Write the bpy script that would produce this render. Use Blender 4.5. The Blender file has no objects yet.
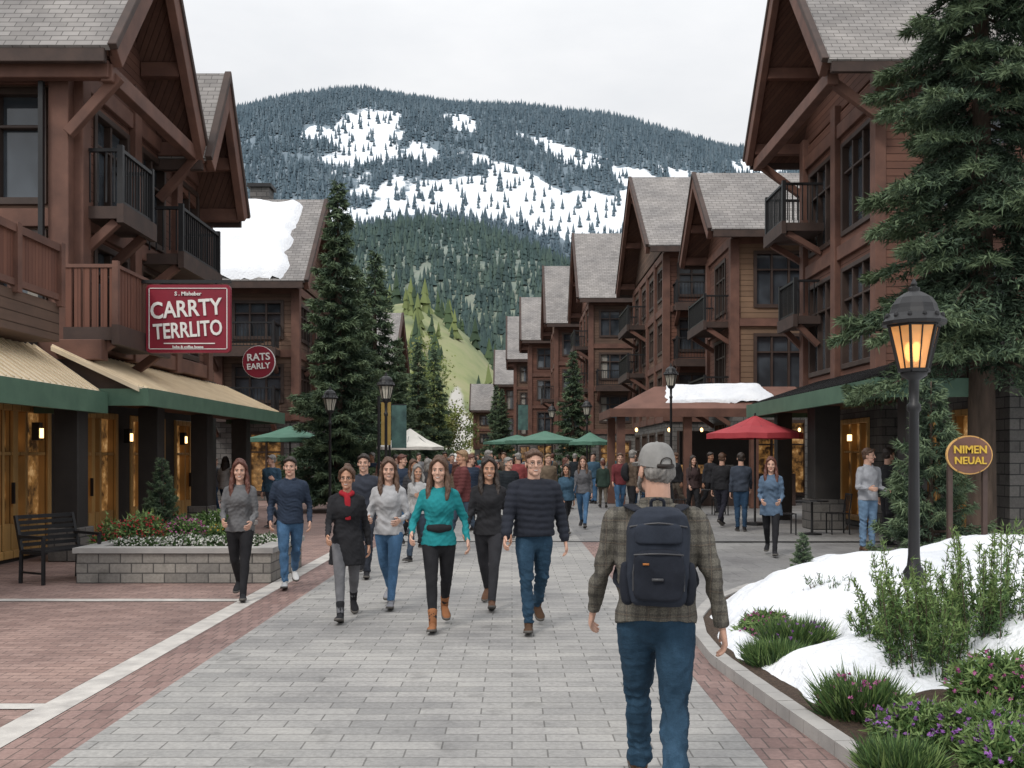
import bpy, math, random, time
import numpy as np
from mathutils import Vector, Matrix
T0=time.time()
random.seed(5); rng=np.random.default_rng(5)
F=995.6; HC=1.75; HY=455
def WX(px,Y): return (px-512)/F*Y
def WZ(py,Y): return HC+(HY-py)/F*Y
scene=bpy.context.scene
COL=scene.collection
rad=math.radians
M={}
# ---------------------------------------------------------------- materials
def nt(name):
    m=bpy.data.materials.new(name); m.use_nodes=True
    t=m.node_tree; b=t.nodes['Principled BSDF']
    return m,t,b
def N(t,typ,**kw):
    n=t.nodes.new(typ)
    for k,v in kw.items():
        if k in n.inputs: n.inputs[k].default_value=v
        else: setattr(n,k,v)
    return n
def c4(c): return (c[0],c[1],c[2],1)
def ramp(t,fac,stops):
    r=t.nodes.new('ShaderNodeValToRGB'); e=r.color_ramp.elements
    e[0].position=stops[0][0]; e[0].color=c4(stops[0][1])
    e[1].position=stops[-1][0]; e[1].color=c4(stops[-1][1])
    for p,c in stops[1:-1]:
        x=e.new(p); x.color=c4(c)
    t.links.new(fac,r.inputs[0]); return r.outputs[0]
def mixc(t,f,a,b,mode='MIX'):
    m=t.nodes.new('ShaderNodeMix'); m.data_type='RGBA'; m.blend_type=mode
    for i,v in ((0,f),(6,a),(7,b)):
        if hasattr(v,'links'): t.links.new(v,m.inputs[i])
        elif isinstance(v,(int,float)): m.inputs[i].default_value=v
        else: m.inputs[i].default_value=c4(v)
    return m.outputs[2]
def math_(t,op,a,b=0):
    m=t.nodes.new('ShaderNodeMath'); m.operation=op
    for i,v in ((0,a),(1,b)):
        if hasattr(v,'links'): t.links.new(v,m.inputs[i])
        else: m.inputs[i].default_value=v
    return m.outputs[0]
def objco(t,scale=(1,1,1),rot=(0,0,0)):
    tc=t.nodes.new('ShaderNodeTexCoord'); mp=t.nodes.new('ShaderNodeMapping')
    mp.inputs['Scale'].default_value=scale; mp.inputs['Rotation'].default_value=rot
    t.links.new(tc.outputs['Object'],mp.inputs[0]); return mp.outputs[0]
def noise_(t,co,scale,detail=4,rough=.55):
    n=N(t,'ShaderNodeTexNoise',Scale=scale,Detail=detail,Roughness=rough)
    t.links.new(co,n.inputs['Vector']); return n.outputs[0]
def bump_(t,b,h,strength=.3,dist=.02):
    n=N(t,'ShaderNodeBump',Strength=strength,Distance=dist)
    t.links.new(h,n.inputs['Height']); t.links.new(n.outputs[0],b.inputs['Normal'])
def mk(name,c1,c2=None,scale=4,rough=.8,bump=0,bscale=40,metal=0,stretch=(1,1,1),spec=.4,bd=.01,detail=5):
    m,t,b=nt(name)
    if c2 is None: c2=tuple(x*.7 for x in c1)
    co=objco(t,stretch)
    b.inputs['Roughness'].default_value=rough; b.inputs['Metallic'].default_value=metal
    b.inputs['Specular IOR Level'].default_value=spec
    nz=noise_(t,co,scale,detail)
    t.links.new(ramp(t,nz,[(.3,c2),(.7,c1)]),b.inputs['Base Color'])
    if bump: bump_(t,b,noise_(t,co,bscale,4),bump,bd)
    return m
def emis(name,c,s):
    m,t,b=nt(name); b.inputs['Base Color'].default_value=c4(c)
    b.inputs['Emission Color'].default_value=c4(c); b.inputs['Emission Strength'].default_value=s
    return m
def sep(t):
    tc=t.nodes.new('ShaderNodeTexCoord'); sp=t.nodes.new('ShaderNodeSeparateXYZ'); t.links.new(tc.outputs['Object'],sp.inputs[0]); return sp
def siding(name,c1,c2,pitch=.17,vertical=False,rough=.75):
    m,t,b=nt(name); b.inputs['Roughness'].default_value=rough; b.inputs['Specular IOR Level'].default_value=.25
    sp=sep(t)
    if vertical: v=math_(t,'ADD',sp.outputs[0],sp.outputs[1])
    else: v=sp.outputs[2]
    v=math_(t,'DIVIDE',v,pitch); fr=math_(t,'FRACT',v); fl=math_(t,'FLOOR',v)
    wn=t.nodes.new('ShaderNodeTexWhiteNoise'); wn.noise_dimensions='1D'; t.links.new(fl,wn.inputs['W'])
    st=(1,1,14) if not vertical else (12,12,1)
    nz=noise_(t,objco(t,st),1.2,6,.6)
    f=math_(t,'ADD',math_(t,'MULTIPLY',wn.outputs[0],.4),math_(t,'MULTIPLY',nz,.65))
    col=ramp(t,f,[(.2,c2),(.85,c1)])
    w2=noise_(t,objco(t),.35,5,.6); col=mixc(t,1.0,col,ramp(t,w2,[(.3,(.68,.71,.76)),(.7,(1.25,1.22,1.18))]),'MULTIPLY')
    g=ramp(t,fr,[(0,(.2,.2,.2)),(.1,(1,1,1))])
    t.links.new(mixc(t,1.0,col,g,'MULTIPLY'),b.inputs['Base Color'])
    bump_(t,b,ramp(t,fr,[(0,(0,0,0)),(.12,(1,1,1))]),.6,.02)
    return m
def shingle(name,c1,c2):
    m,t,b=nt(name); b.inputs['Roughness'].default_value=.9; b.inputs['Specular IOR Level'].default_value=.2
    sp=sep(t)
    cb=t.nodes.new('ShaderNodeCombineXYZ'); t.links.new(sp.outputs[0],cb.inputs[0]); t.links.new(sp.outputs[2],cb.inputs[1])
    br=N(t,'ShaderNodeTexBrick',Scale=1.0); br.inputs['Brick Width'].default_value=.3; br.inputs['Row Height'].default_value=.12
    br.inputs['Mortar Size'].default_value=.009; br.inputs['Color1'].default_value=c4(c1); br.inputs['Color2'].default_value=c4(c2)
    br.inputs['Mortar'].default_value=c4([x*.5 for x in c2]); t.links.new(cb.outputs[0],br.inputs['Vector'])
    nz=noise_(t,objco(t),.7,6,.65)
    g=ramp(t,nz,[(.3,(.72,.72,.73)),(.7,(1.14,1.12,1.1))])
    t.links.new(mixc(t,1.0,br.outputs[0],g,'MULTIPLY'),b.inputs['Base Color'])
    bump_(t,b,br.outputs['Fac'],-.5,.02)
    return m
def bricks(name,c1,c2,mort,w,h,ms=.008,rough=.85,axes='xy',bump=.4):
    m,t,b=nt(name); b.inputs['Roughness'].default_value=rough; b.inputs['Specular IOR Level'].default_value=.3
    if axes=='xy': co=objco(t)
    else:
        sp=sep(t)
        cb=t.nodes.new('ShaderNodeCombineXYZ'); t.links.new(math_(t,'ADD',sp.outputs[0],sp.outputs[1]),cb.inputs[0]); t.links.new(sp.outputs[2],cb.inputs[1]); co=cb.outputs[0]
    br=N(t,'ShaderNodeTexBrick',Scale=1.0); br.inputs['Brick Width'].default_value=w; br.inputs['Row Height'].default_value=h
    br.inputs['Mortar Size'].default_value=ms; br.inputs['Mortar Smooth'].default_value=.3; br.inputs['Bias'].default_value=-.1
    br.inputs['Color1'].default_value=c4(c1); br.inputs['Color2'].default_value=c4(c2); br.inputs['Mortar'].default_value=c4(mort)
    t.links.new(co,br.inputs['Vector'])
    nz=noise_(t,objco(t),.45,8,.7); g=ramp(t,nz,[(.3,(.62,.62,.64)),(.5,(.96,.96,.96)),(.72,(1.2,1.19,1.16))])
    col=mixc(t,1.0,br.outputs[0],g,'MULTIPLY')
    n2=noise_(t,objco(t),28,5,.7); g2=ramp(t,n2,[(.3,(.78,.78,.78)),(.7,(1.15,1.15,1.15))])
    col=mixc(t,1.0,col,g2,'MULTIPLY')
    n3=noise_(t,objco(t),3.1,3,.5); g3=ramp(t,n3,[(.60,(1,1,1)),(.70,(.78,.78,.78))]); col=mixc(t,1.0,col,g3,'MULTIPLY')
    t.links.new(col,b.inputs['Base Color'])
    t.links.new(ramp(t,nz,[(.3,(.5,.5,.5)),(.6,(.85,.85,.85))]),b.inputs['Roughness'])
    h_=math_(t,'SUBTRACT',math_(t,'MULTIPLY',n2,.35),br.outputs['Fac'])
    bump_(t,b,h_,bump,.01)
    return m
def glassm(name,c=(.035,.042,.05),rough=.04,em=0):
    m,t,b=nt(name); nz=noise_(t,objco(t),.9,2)
    t.links.new(ramp(t,nz,[(.35,c),(.7,tuple(x*2.8 for x in c))]),b.inputs['Base Color'])
    b.inputs['Roughness'].default_value=rough; b.inputs['Specular IOR Level'].default_value=.85
    if em:
        n2=noise_(t,objco(t),2.3,4,.7); t.links.new(ramp(t,n2,[(.4,(.02,.01,.005)),(.55,(.35,.17,.05)),(.72,(1,.62,.28))]),b.inputs['Emission Color']); b.inputs['Emission Strength'].default_value=em
    bump_(t,b,noise_(t,objco(t),1.5,2),.06,.02)
    return m
M['wood_red']=siding('wood_siding_red',(.20,.098,.070),(.12,.06,.045))
M['wood_brown']=siding('wood_siding_brown',(.19,.118,.086),(.11,.072,.054))
M['wood_tan']=siding('wood_siding_tan',(.26,.165,.105),(.17,.108,.072),.2)
M['slat']=siding('balcony_slats',(.21,.095,.065),(.13,.058,.042),.11,True)
M['beam']=mk('beam_wood',(.18,.088,.063),(.10,.05,.038),2,.7,.2,30)
M['beam_dk']=mk('beam_dark',(.075,.047,.038),(.045,.03,.026),3,.7,.2,30)
M['soffit']=siding('soffit_wood',(.15,.077,.055),(.085,.045,.034),.14,True)
M['roof']=shingle('roof_shingle',(.33,.315,.305),(.25,.238,.23))
M['glass']=glassm('window_glass')
M['shopglass_glow']=glassm('shop_window_glow_glass',(.05,.035,.022),.05,.5)  # opaque pane; warm shop-interior light is put into its emission
M['frame']=mk('window_frame',(.065,.042,.034),None,3,.5)
M['stone']=bricks('stone_cladding',(.30,.285,.26),(.19,.18,.17),(.10,.10,.10),.42,.2,.012,axes='z')
M['stone_dk']=bricks('stone_dark',(.17,.16,.15),(.10,.095,.09),(.04,.04,.04),.42,.2,.012,axes='z')
M['black']=mk('black_metal',(.018,.018,.02),(.012,.012,.013),6,.45,.1,60)
M['black_wall']=mk('black_wall',(.04,.036,.034),(.024,.022,.021),2,.6,.1,30)
M['green']=mk('green_fascia',(.10,.18,.125),(.07,.135,.095),3,.5)
M['tanroof']=mk('tan_roof',(.88,.75,.56),(.74,.61,.43),2.5,.6,.15,20)
M['gold']=siding('gold_wood',(.60,.36,.13),(.42,.24,.085),.3,True,.4)
M['inside']=mk('interior_dark',(.03,.026,.022),None,1,.9)
M['concrete']=mk('concrete',(.40,.385,.365),(.29,.28,.27),3,.85,.3,60)
M['snow']=mk('snow',(.86,.875,.90),(.72,.745,.79),1.7,.6,.7,11,spec=.3,bd=.06,detail=9)
M['soil']=mk('soil_mulch',(.10,.065,.045),(.04,.028,.02),30,.95,1,60,bd=.03)
M['trunk']=mk('bark',(.12,.085,.065),(.055,.04,.03),8,.95,.8,30,stretch=(1,1,.2),bd=.03)
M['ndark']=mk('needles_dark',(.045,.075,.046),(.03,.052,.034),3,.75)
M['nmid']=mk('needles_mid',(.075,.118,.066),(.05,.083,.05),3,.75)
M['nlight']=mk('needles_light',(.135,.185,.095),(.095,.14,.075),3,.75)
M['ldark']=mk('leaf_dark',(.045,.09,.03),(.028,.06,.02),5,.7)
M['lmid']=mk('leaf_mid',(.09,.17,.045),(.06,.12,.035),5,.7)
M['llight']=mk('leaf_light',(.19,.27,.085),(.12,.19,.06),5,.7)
M['purple']=mk('petal_purple',(.34,.15,.44),(.24,.09,.34),5,.7)
M['pink']=mk('petal_pink',(.5,.14,.34),(.4,.09,.26),5,.7)
M['redp']=mk('petal_red',(.5,.05,.06),(.4,.03,.04),5,.7)
M['whitep']=mk('petal_white',(.75,.74,.7),(.6,.6,.55),5,.7)
M['yellowp']=mk('petal_yellow',(.6,.42,.05),(.5,.3,.04),5,.7)
M['signred']=mk('sign_red',(.25,.014,.032),(.19,.012,.027),2,.45)
M['white']=mk('white_paint',(.8,.79,.76),(.72,.71,.68),6,.6)
M['umb_red']=mk('umbrella_red',(.42,.05,.06),(.34,.035,.045),3,.75)
M['umb_green']=mk('umbrella_green',(.09,.20,.145),(.065,.155,.11),3,.75)
M['umb_white']=mk('tent_white',(.75,.72,.66),(.62,.6,.55),3,.75)
M['eye']=mk('eye_dark',(.02,.013,.01),None,5,.3); M['eyew']=mk('eye_white',(.6,.58,.55),None,5,.3); M['lip']=mk('lips',(.42,.13,.11),(.36,.10,.09),9,.5)
M['teeth']=mk('teeth',(.75,.72,.66),None,5,.3); M['sole']=mk('shoe_sole',(.12,.11,.10),None,5,.8)
M['curtain']=mk('curtain',(.35,.33,.29),(.24,.22,.2),5,.9)
# ---------------------------------------------------------------- mesh builder
class MB:
    def __init__(s): s.v=[]; s.f=[]; s.m=[]
    def add(s,vs,fs,m=0):
        o=len(s.v); s.v.extend([tuple(x) for x in vs]); s.f.extend([tuple(i+o for i in f) for f in fs]); s.m.extend([m]*len(fs))
    def box(s,x0,x1,y0,y1,z0,z1,m=0):
        j=lambda: random.uniform(0,.002)
        if x0>x1:x0,x1=x1,x0
        if y0>y1:y0,y1=y1,y0
        x0-=j();x1+=j();y0-=j();y1+=j();z0-=j();z1+=j()
        s.add([(x0,y0,z0),(x1,y0,z0),(x1,y1,z0),(x0,y1,z0),(x0,y0,z1),(x1,y0,z1),(x1,y1,z1),(x0,y1,z1)],
              [(3,2,1,0),(4,5,6,7),(0,1,5,4),(1,2,6,5),(2,3,7,6),(3,0,4,7)],m)
    def beam(s,p0,p1,w,h,m=0,up=(0,0,1)):
        p0=Vector(p0);p1=Vector(p1);d=(p1-p0).normalized();up=Vector(up)
        if abs(d.dot(up))>.98: up=Vector((0,1,0))
        jj=min(.002,w*.03)
        a=d.cross(up).normalized()*(w/2+random.uniform(0,jj)); b=a.cross(d).normalized()*(h/2+random.uniform(0,jj))
        vs=[p0-a-b,p0+a-b,p0+a+b,p0-a+b,p1-a-b,p1+a-b,p1+a+b,p1-a+b]
        s.add(vs,[(0,1,2,3),(7,6,5,4),(0,4,5,1),(1,5,6,2),(2,6,7,3),(3,7,4,0)],m)
    def prism(s,poly,axis,a0,a1,m=0):
        n=len(poly); vs=[]
        for a in (a0,a1):
            for p in poly:
                if axis=='x': vs.append((a,p[0],p[1]))
                elif axis=='y': vs.append((p[0],a,p[1]))
                else: vs.append((p[0],p[1],a))
        fs=[tuple(range(n))[::-1],tuple(range(n,2*n))]+[(i,(i+1)%n,(i+1)%n+n,i+n) for i in range(n)]
        s.add(vs,fs,m)
    def lathe(s,prof,cx,cy,z0=0,seg=12,m=0,rot=0):
        n=len(prof); vs=[]
        for r,z in prof:
            for k in range(seg):
                a=2*math.pi*k/seg+rot; vs.append((cx+r*math.cos(a),cy+r*math.sin(a),z0+z))
        fs=[(i*seg+k,i*seg+(k+1)%seg,(i+1)*seg+(k+1)%seg,(i+1)*seg+k) for i in range(n-1) for k in range(seg)]
        fs.append(tuple(range(seg))[::-1]); fs.append(tuple((n-1)*seg+k for k in range(seg)))
        s.add(vs,fs,m)
    def ell(s,c,r,nu=12,nv=8,m=0):
        vs=[];c=Vector(c)
        for i in range(1,nv):
            th=math.pi*i/nv
            for k in range(nu):
                ph=2*math.pi*k/nu
                vs.append(c+Vector((r[0]*math.sin(th)*math.cos(ph),r[1]*math.sin(th)*math.sin(ph),r[2]*math.cos(th))))
        tp=Vector((0,0,r[2])); vs.append(c+tp); vs.append(c-tp); T=len(vs)-2;Bm=len(vs)-1
        fs=[(i*nu+k,(i+1)*nu+k,(i+1)*nu+(k+1)%nu,i*nu+(k+1)%nu) for i in range(nv-2) for k in range(nu)]
        fs+=[(T,k,(k+1)%nu) for k in range(nu)]+[(Bm,(nv-2)*nu+(k+1)%nu,(nv-2)*nu+k) for k in range(nu)]
        s.add(vs,fs,m)
    def tube(s,ctrl,seg=14,sub=3,m=0,ref=(1,0,0),flat0=False,flat1=False):
        C=np.array([list(c) if len(c)==5 else list(c)+[c[3]] for c in ctrl],float)
        if sub>1 and len(C)>2:
            E=np.vstack([2*C[0]-C[1],C,2*C[-1]-C[-2]]); out=[]
            for i in range(1,len(E)-2):
                for k in range(sub):
                    t=k/sub; p0,p1,p2,p3=E[i-1],E[i],E[i+1],E[i+2]
                    out.append(.5*((2*p1)+(-p0+p2)*t+(2*p0-5*p1+4*p2-p3)*t*t+(-p0+3*p1-3*p2+p3)*t**3))
            out.append(C[-1]); C=np.array(out)
        C[:,3:]=np.maximum(C[:,3:],.001)
        P=C[:,:3]; Tn=np.gradient(P,axis=0); Tn/=np.linalg.norm(Tn,axis=1)[:,None]+1e-9
        def caps(p,t,ra,rb,sg):
            return [(p+sg*t*min(ra,rb)*math.sin(rad(ph)),t,ra*math.cos(rad(ph)),rb*math.cos(rad(ph))) for ph in (25,50,72,87)]
        rows=([] if flat0 else caps(P[0],Tn[0],C[0,3],C[0,4],-1)[::-1])+[(P[i],Tn[i],C[i,3],C[i,4]) for i in range(len(P))]+([] if flat1 else caps(P[-1],Tn[-1],C[-1,3],C[-1,4],1))
        ref=np.array(ref,float); vs=[]; ang=np.arange(seg)*2*math.pi/seg
        for p,t,ra,rb in rows:
            a=ref-ref.dot(t)*t; a/=np.linalg.norm(a)+1e-9; b=np.cross(t,a)
            vs.extend((p+np.outer(np.cos(ang)*ra,a)+np.outer(np.sin(ang)*rb,b)).tolist())
        n=len(rows)
        fs=[(i*seg+k,i*seg+(k+1)%seg,(i+1)*seg+(k+1)%seg,(i+1)*seg+k) for i in range(n-1) for k in range(seg)]
        fs.append(tuple(range(seg))[::-1]); fs.append(tuple((n-1)*seg+k for k in range(seg)))
        s.add(vs,fs,m)
    def obj(s,name,mats,smooth=False,parent=None):
        me=bpy.data.meshes.new(name); me.from_pydata(s.v,[],s.f)
        for m in mats: me.materials.append(m)
        me.polygons.foreach_set('material_index',s.m)
        if smooth: me.polygons.foreach_set('use_smooth',[True]*len(s.f))
        me.update(); ob=bpy.data.objects.new(name,me); COL.objects.link(ob)
        if parent:
            ob.parent=parent; ob.matrix_parent_inverse=Matrix.Translation(-parent.location)
        return ob
def empty(name,loc):
    e=bpy.data.objects.new(name,None); e.location=loc; COL.objects.link(e); return e
class Bld:
    def __init__(s,name,loc): s.name=name; s.loc=Vector(loc); s.p={}
    def __getitem__(s,k):
        if k not in s.p: s.p[k]=MB()
        return s.p[k]
    def done(s,bevel=0,smooth=()):
        e=empty(s.name,s.loc)
        for (part,mat),mb in s.p.items():
            if not mb.f: continue
            o=mb.obj(part,[M[mat]],part in smooth,e)
            if bevel and part in('beams','posts','fascia','frames'):
                b=o.modifiers.new('b','BEVEL'); b.width=bevel; b.segments=1
        return e
class Fr:
    def __init__(s,o,u,n): s.o=o; s.u=u; s.n=n
    def box(s,mb,u0,u1,n0,n1,z0,z1):
        a=(s.o[0]+s.u[0]*u0+s.n[0]*n0, s.o[1]+s.u[1]*u0+s.n[1]*n0); b=(s.o[0]+s.u[0]*u1+s.n[0]*n1, s.o[1]+s.u[1]*u1+s.n[1]*n1)
        mb.box(a[0],b[0],a[1],b[1],z0,z1)
    def pt(s,u,n,z): return Vector((s.o[0]+s.u[0]*u+s.n[0]*n,s.o[1]+s.u[1]*u+s.n[1]*n,z))
def facade(B,fr,L,z0,z1,floors,bays,wall='wood_red',frame='frame',th=.25,glass='glass',mull=2,trans=True):
    w=B['walls',wall]; z=z0
    for (s_,h_) in floors:
        fr.box(w,0,L,-th,0,z,s_)
        u=0
        for (a,b) in bays:
            if a>u: fr.box(w,u,a,-th,0,s_,h_)
            u=b
        if u<L: fr.box(w,u,L,-th,0,s_,h_)
        for (a,b) in bays:
            fr.box(B['window_glass',glass],a,b,-.17,-.14,s_,h_)
            if glass=='glass' and random.random()<.4:
                q=random.uniform(.15,.3)*(b-a); fr.box(B['curtains','curtain'],a+.07,a+q,-.138,-.13,s_+.07,h_-.07)
            f=B['frames',frame]; t=.07
            fr.box(f,a-.05,a+t,-.15,.04,s_-.05,h_+.05); fr.box(f,b-t,b+.05,-.15,.04,s_-.05,h_+.05)
            fr.box(f,a+t,b-t,-.15,.035,h_-t,h_+.05); fr.box(f,a+t,b-t,-.15,.06,s_-.06,s_+t)
            k=max(1,int(round((b-a)/.7))) if mull==2 else mull
            for i in range(1,k):
                uu=a+(b-a)*i/k; fr.box(f,uu-.035,uu+.035,-.15,.0,s_+t,h_-t)
            if trans:
                zz=s_+(h_-s_)*.68; fr.box(f,a+t,b-t,-.145,-.01,zz-.03,zz+.03)
        z=h_
    fr.box(w,0,L,-th,0,z,z1)
def balcony(B,fr,u0,u1,d,z,h=1.05,style='bars',deck='beam_dk',rail='black',brk=True):
    fr.box(B['balcony_deck',deck],u0,u1,-.02,d,z-.22,z)
    fr.box(B['balcony_deck',deck],u0-.04,u1+.04,d-.08,d+.04,z-.3,z+.04)
    r=B['balcony_rail',rail if style=='bars' else 'beam']
    fr.box(r,u0,u1,d-.08,d,z+h-.06,z+h); fr.box(r,u0,u0+.08,0,d-.08,z+h-.06,z+h); fr.box(r,u1-.08,u1,0,d-.08,z+h-.06,z+h)
    for u in (u0,u1-.09): fr.box(r,u,u+.09,d-.09,d+.01,z,z+h+.06)
    if style=='bars':
        k=int((u1-u0)/.13)
        for i in range(1,k):
            u=u0+(u1-u0)*i/k; fr.box(r,u-.012,u+.012,d-.055,d-.03,z+.08,z+h-.05)
        k=int(d/.13)
        for i in range(1,k):
            q=d*i/k
            for u in (u0+.03,u1-.055): fr.box(r,u,u+.024,q-.012,q+.012,z+.08,z+h-.05)
        fr.box(r,u0,u1,d-.06,d-.02,z+.08,z+.12)
    else:
        k=int((u1-u0)/.14); sl=B['balcony_slats','slat']
        for i in range(k):
            a=u0+(u1-u0)*i/k; fr.box(sl,a+.01,a+.125,d-.06,d-.035,z-.1,z+h-.05)
        k=int(d/.14)
        for i in range(k):
            q=d*i/k
            for u in (u0+.02,u1-.05): fr.box(sl,u,u+.025,q+.01,q+.12,z-.1,z+h-.05)
    if brk:
        for u in (u0+.15,u1-.15):
            B['beams','beam'].beam(fr.pt(u,0,z-.8),fr.pt(u,d-.15,z-.25),.14,.16)
def gable_roof(B,xg,xb,ya,yr,yb,za,zr,zb,th=.3,wallx=None,sgn=1,truss=True,wallmat='wood_red'):
    for (y0,z0) in ((ya,za),(yb,zb)):
        d=Vector((0,yr-y0,zr-z0)).normalized(); n=Vector((0,-d.z,d.y)); n=n if n.z>0 else -n
        def slab(mb,x0,x1,off0,off1,ext=0):
            p0=Vector((0,y0,z0))-d*ext
            q=[((p0+n*off0).y,(p0+n*off0).z),((p0+n*off1).y,(p0+n*off1).z),(yr,zr+off1/max(.2,abs(n.z))),(yr,zr+off0/max(.2,abs(n.z)))]
            mb.prism(q,'x',x0,x1)
        slab(B['roof','roof'],xg,xb,-.02,.07,.05)
        slab(B['roof_soffit','soffit'],xg+sgn*.01,xb,-.16,-.025)
        slab(B['fascia','beam'],xg-sgn*.10,xg+sgn*.08,-th-.08,.035)
        slab(B['fascia','beam_dk'],xg-sgn*.14,xg+sgn*.02,-.02,.10,.04)
        B['fascia','beam_dk'].box(xg+sgn*.08,xb,y0-.06,y0+.06,z0-.26,z0-.02)
        if wallx is not None:
            for f in (.12,.5,.88):
                p=Vector((0,y0,z0))+(Vector((0,yr,zr))-Vector((0,y0,z0)))*f
                B['beams','beam'].box(xg+sgn*.1,wallx,p.y-.11,p.y+.11,p.z-.50,p.z-.2)
    if wallx is not None:
        f0=.1
        poly=[(ya+(yr-ya)*f0,za+(zr-za)*f0-.25),(yb+(yr-yb)*f0,zb+(zr-zb)*f0-.25),(yr,zr-.2)]
        B['gable_wall',wallmat].prism(poly,'x',wallx+sgn*.02,wallx+sgn*.22)
        if truss:
            zc=za+(zr-za)*.5; f=.52; x=xg+sgn*.2
            B['beams','beam'].beam((x,ya+(yr-ya)*f,zc),(x,yb+(yr-yb)*f,zc),.16,.22)
            B['beams','beam'].beam((x,yr,zc),(x,yr,zr-.25),.16,.2)
# ---------------------------------------------------------------- people
def wr(V,amp,f,seed):
    r=np.random.default_rng(seed); o=np.zeros(len(V))
    W=V+ .03*np.sin(V[:,[1,2,0]]*f*.7+r.uniform(0,6,3))
    for i in range(7):
        k=r.normal(size=3); k/=np.linalg.norm(k); k[2]*=1.5
        s_=np.sin(W@(k*f*r.uniform(.5,1.8))+r.uniform(0,6)); o+=1-2*np.abs(s_)**.7 if i%2 else s_
    return amp*o/3
def remesh(mb,vox,it=3,disp=None):
    me=bpy.data.meshes.new('t'); me.from_pydata(mb.v,[],mb.f); me.update()
    ob=bpy.data.objects.new('t',me); COL.objects.link(ob)
    m=ob.modifiers.new('r','REMESH'); m.mode='VOXEL'; m.voxel_size=vox
    s=ob.modifiers.new('s','SMOOTH'); s.factor=.5; s.iterations=it
    dg=bpy.context.evaluated_depsgraph_get(); e=ob.evaluated_get(dg); m2=e.to_mesh()
    n=len(m2.vertices); V=np.empty(n*3); m2.vertices.foreach_get('co',V); V=V.reshape(-1,3)
    Nn=np.empty(n*3); m2.vertex_normals.foreach_get('vector',Nn); Nn=Nn.reshape(-1,3)
    fs=[tuple(p.vertices) for p in m2.polygons]
    e.to_mesh_clear(); bpy.data.objects.remove(ob); bpy.data.meshes.remove(me)
    if disp is not None: V=V+Nn*disp(V)[:,None]
    return V,fs
def fab(name,c,bump=.3,var=.72):
    m,t,b=nt(name); b.inputs['Roughness'].default_value=.9; b.inputs['Specular IOR Level'].default_value=.2
    n1=noise_(t,objco(t),7,5,.6)
    t.links.new(ramp(t,n1,[(.3,tuple(x*var for x in c)),(.7,tuple(min(1,x*1.15) for x in c))]),b.inputs['Base Color'])
    n2=noise_(t,objco(t,(1,1,.6)),26,5,.6); bump_(t,b,n2,bump,.02)
    return m
def FB(c):
    k='fab_%.3f_%.3f_%.3f'%tuple(c)
    if k not in M: M[k]=fab('fabric_'+k,c)
    return M[k]
def plaid():
    m,t,b=nt('tweed_plaid'); b.inputs['Roughness'].default_value=.95; b.inputs['Specular IOR Level'].default_value=.15
    sp=sep(t)
    nw=noise_(t,objco(t),6,2); off=math_(t,'MULTIPLY',nw,.03)
    def st(o,p,w):
        fr=math_(t,'FRACT',math_(t,'DIVIDE',math_(t,'ADD',math_(t,'ADD',o,9.0),off),p)); return math_(t,'LESS_THAN',fr,w)
    a=st(sp.outputs[0],.05,.42); c=st(sp.outputs[2],.056,.42)
    s=math_(t,'MULTIPLY',math_(t,'ADD',a,c),.5)
    col=ramp(t,s,[(0,(.135,.125,.105)),(.5,(.10,.093,.08)),(1,(.07,.065,.058))])
    l=math_(t,'MAXIMUM',st(math_(t,'ADD',sp.outputs[0],.045),.10,.05),st(math_(t,'ADD',sp.outputs[2],.05),.112,.05))
    col=mixc(t,math_(t,'MULTIPLY',l,.35),col,(.18,.14,.105))
    nz=noise_(t,objco(t),160,3,.7); g=ramp(t,nz,[(.3,(.55,.55,.55)),(.7,(1.45,1.45,1.45))])
    t.links.new(mixc(t,1.0,col,g,'MULTIPLY'),b.inputs['Base Color']); bump_(t,b,noise_(t,objco(t),30,5),.35,.02)
    return m
M['plaid']=plaid()
def denim(name,c):
    m,t,b=nt(name); b.inputs['Roughness'].default_value=.9; b.inputs['Specular IOR Level'].default_value=.2
    n1=noise_(t,objco(t,(1,1,.5)),5,6,.65); col=ramp(t,n1,[(.3,tuple(x*.6 for x in c)),(.55,c),(.75,tuple(x*1.6+.01 for x in c))])
    n2=noise_(t,objco(t),240,2,.7); col=mixc(t,1.0,col,ramp(t,n2,[(.3,(.8,.8,.8)),(.7,(1.2,1.2,1.2))]),'MULTIPLY')
    t.links.new(col,b.inputs['Base Color']); bump_(t,b,noise_(t,objco(t,(1,1,2)),22,5,.6),.45,.02); return m
SK=[mk('skin_a',(.60,.37,.28),(.5,.29,.21),12,.55,spec=.35),mk('skin_b',(.50,.28,.19),(.42,.22,.14),12,.55,spec=.35),mk('skin_c',(.36,.19,.12),(.3,.15,.09),12,.55,spec=.35)]
def hairm(name,c): return mk(name,c,tuple(x*.45 for x in c),22,.5,.7,60,stretch=(3,3,.35),spec=.5,bd=.01)
HR={'brown':hairm('hair_brown',(.12,.062,.036)),'dark':hairm('hair_dark',(.035,.022,.016)),'blond':hairm('hair_blond',(.34,.21,.11)),'auburn':hairm('hair_auburn',(.14,.045,.028)),'grey':hairm('hair_grey',(.3,.28,.26))}
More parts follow.
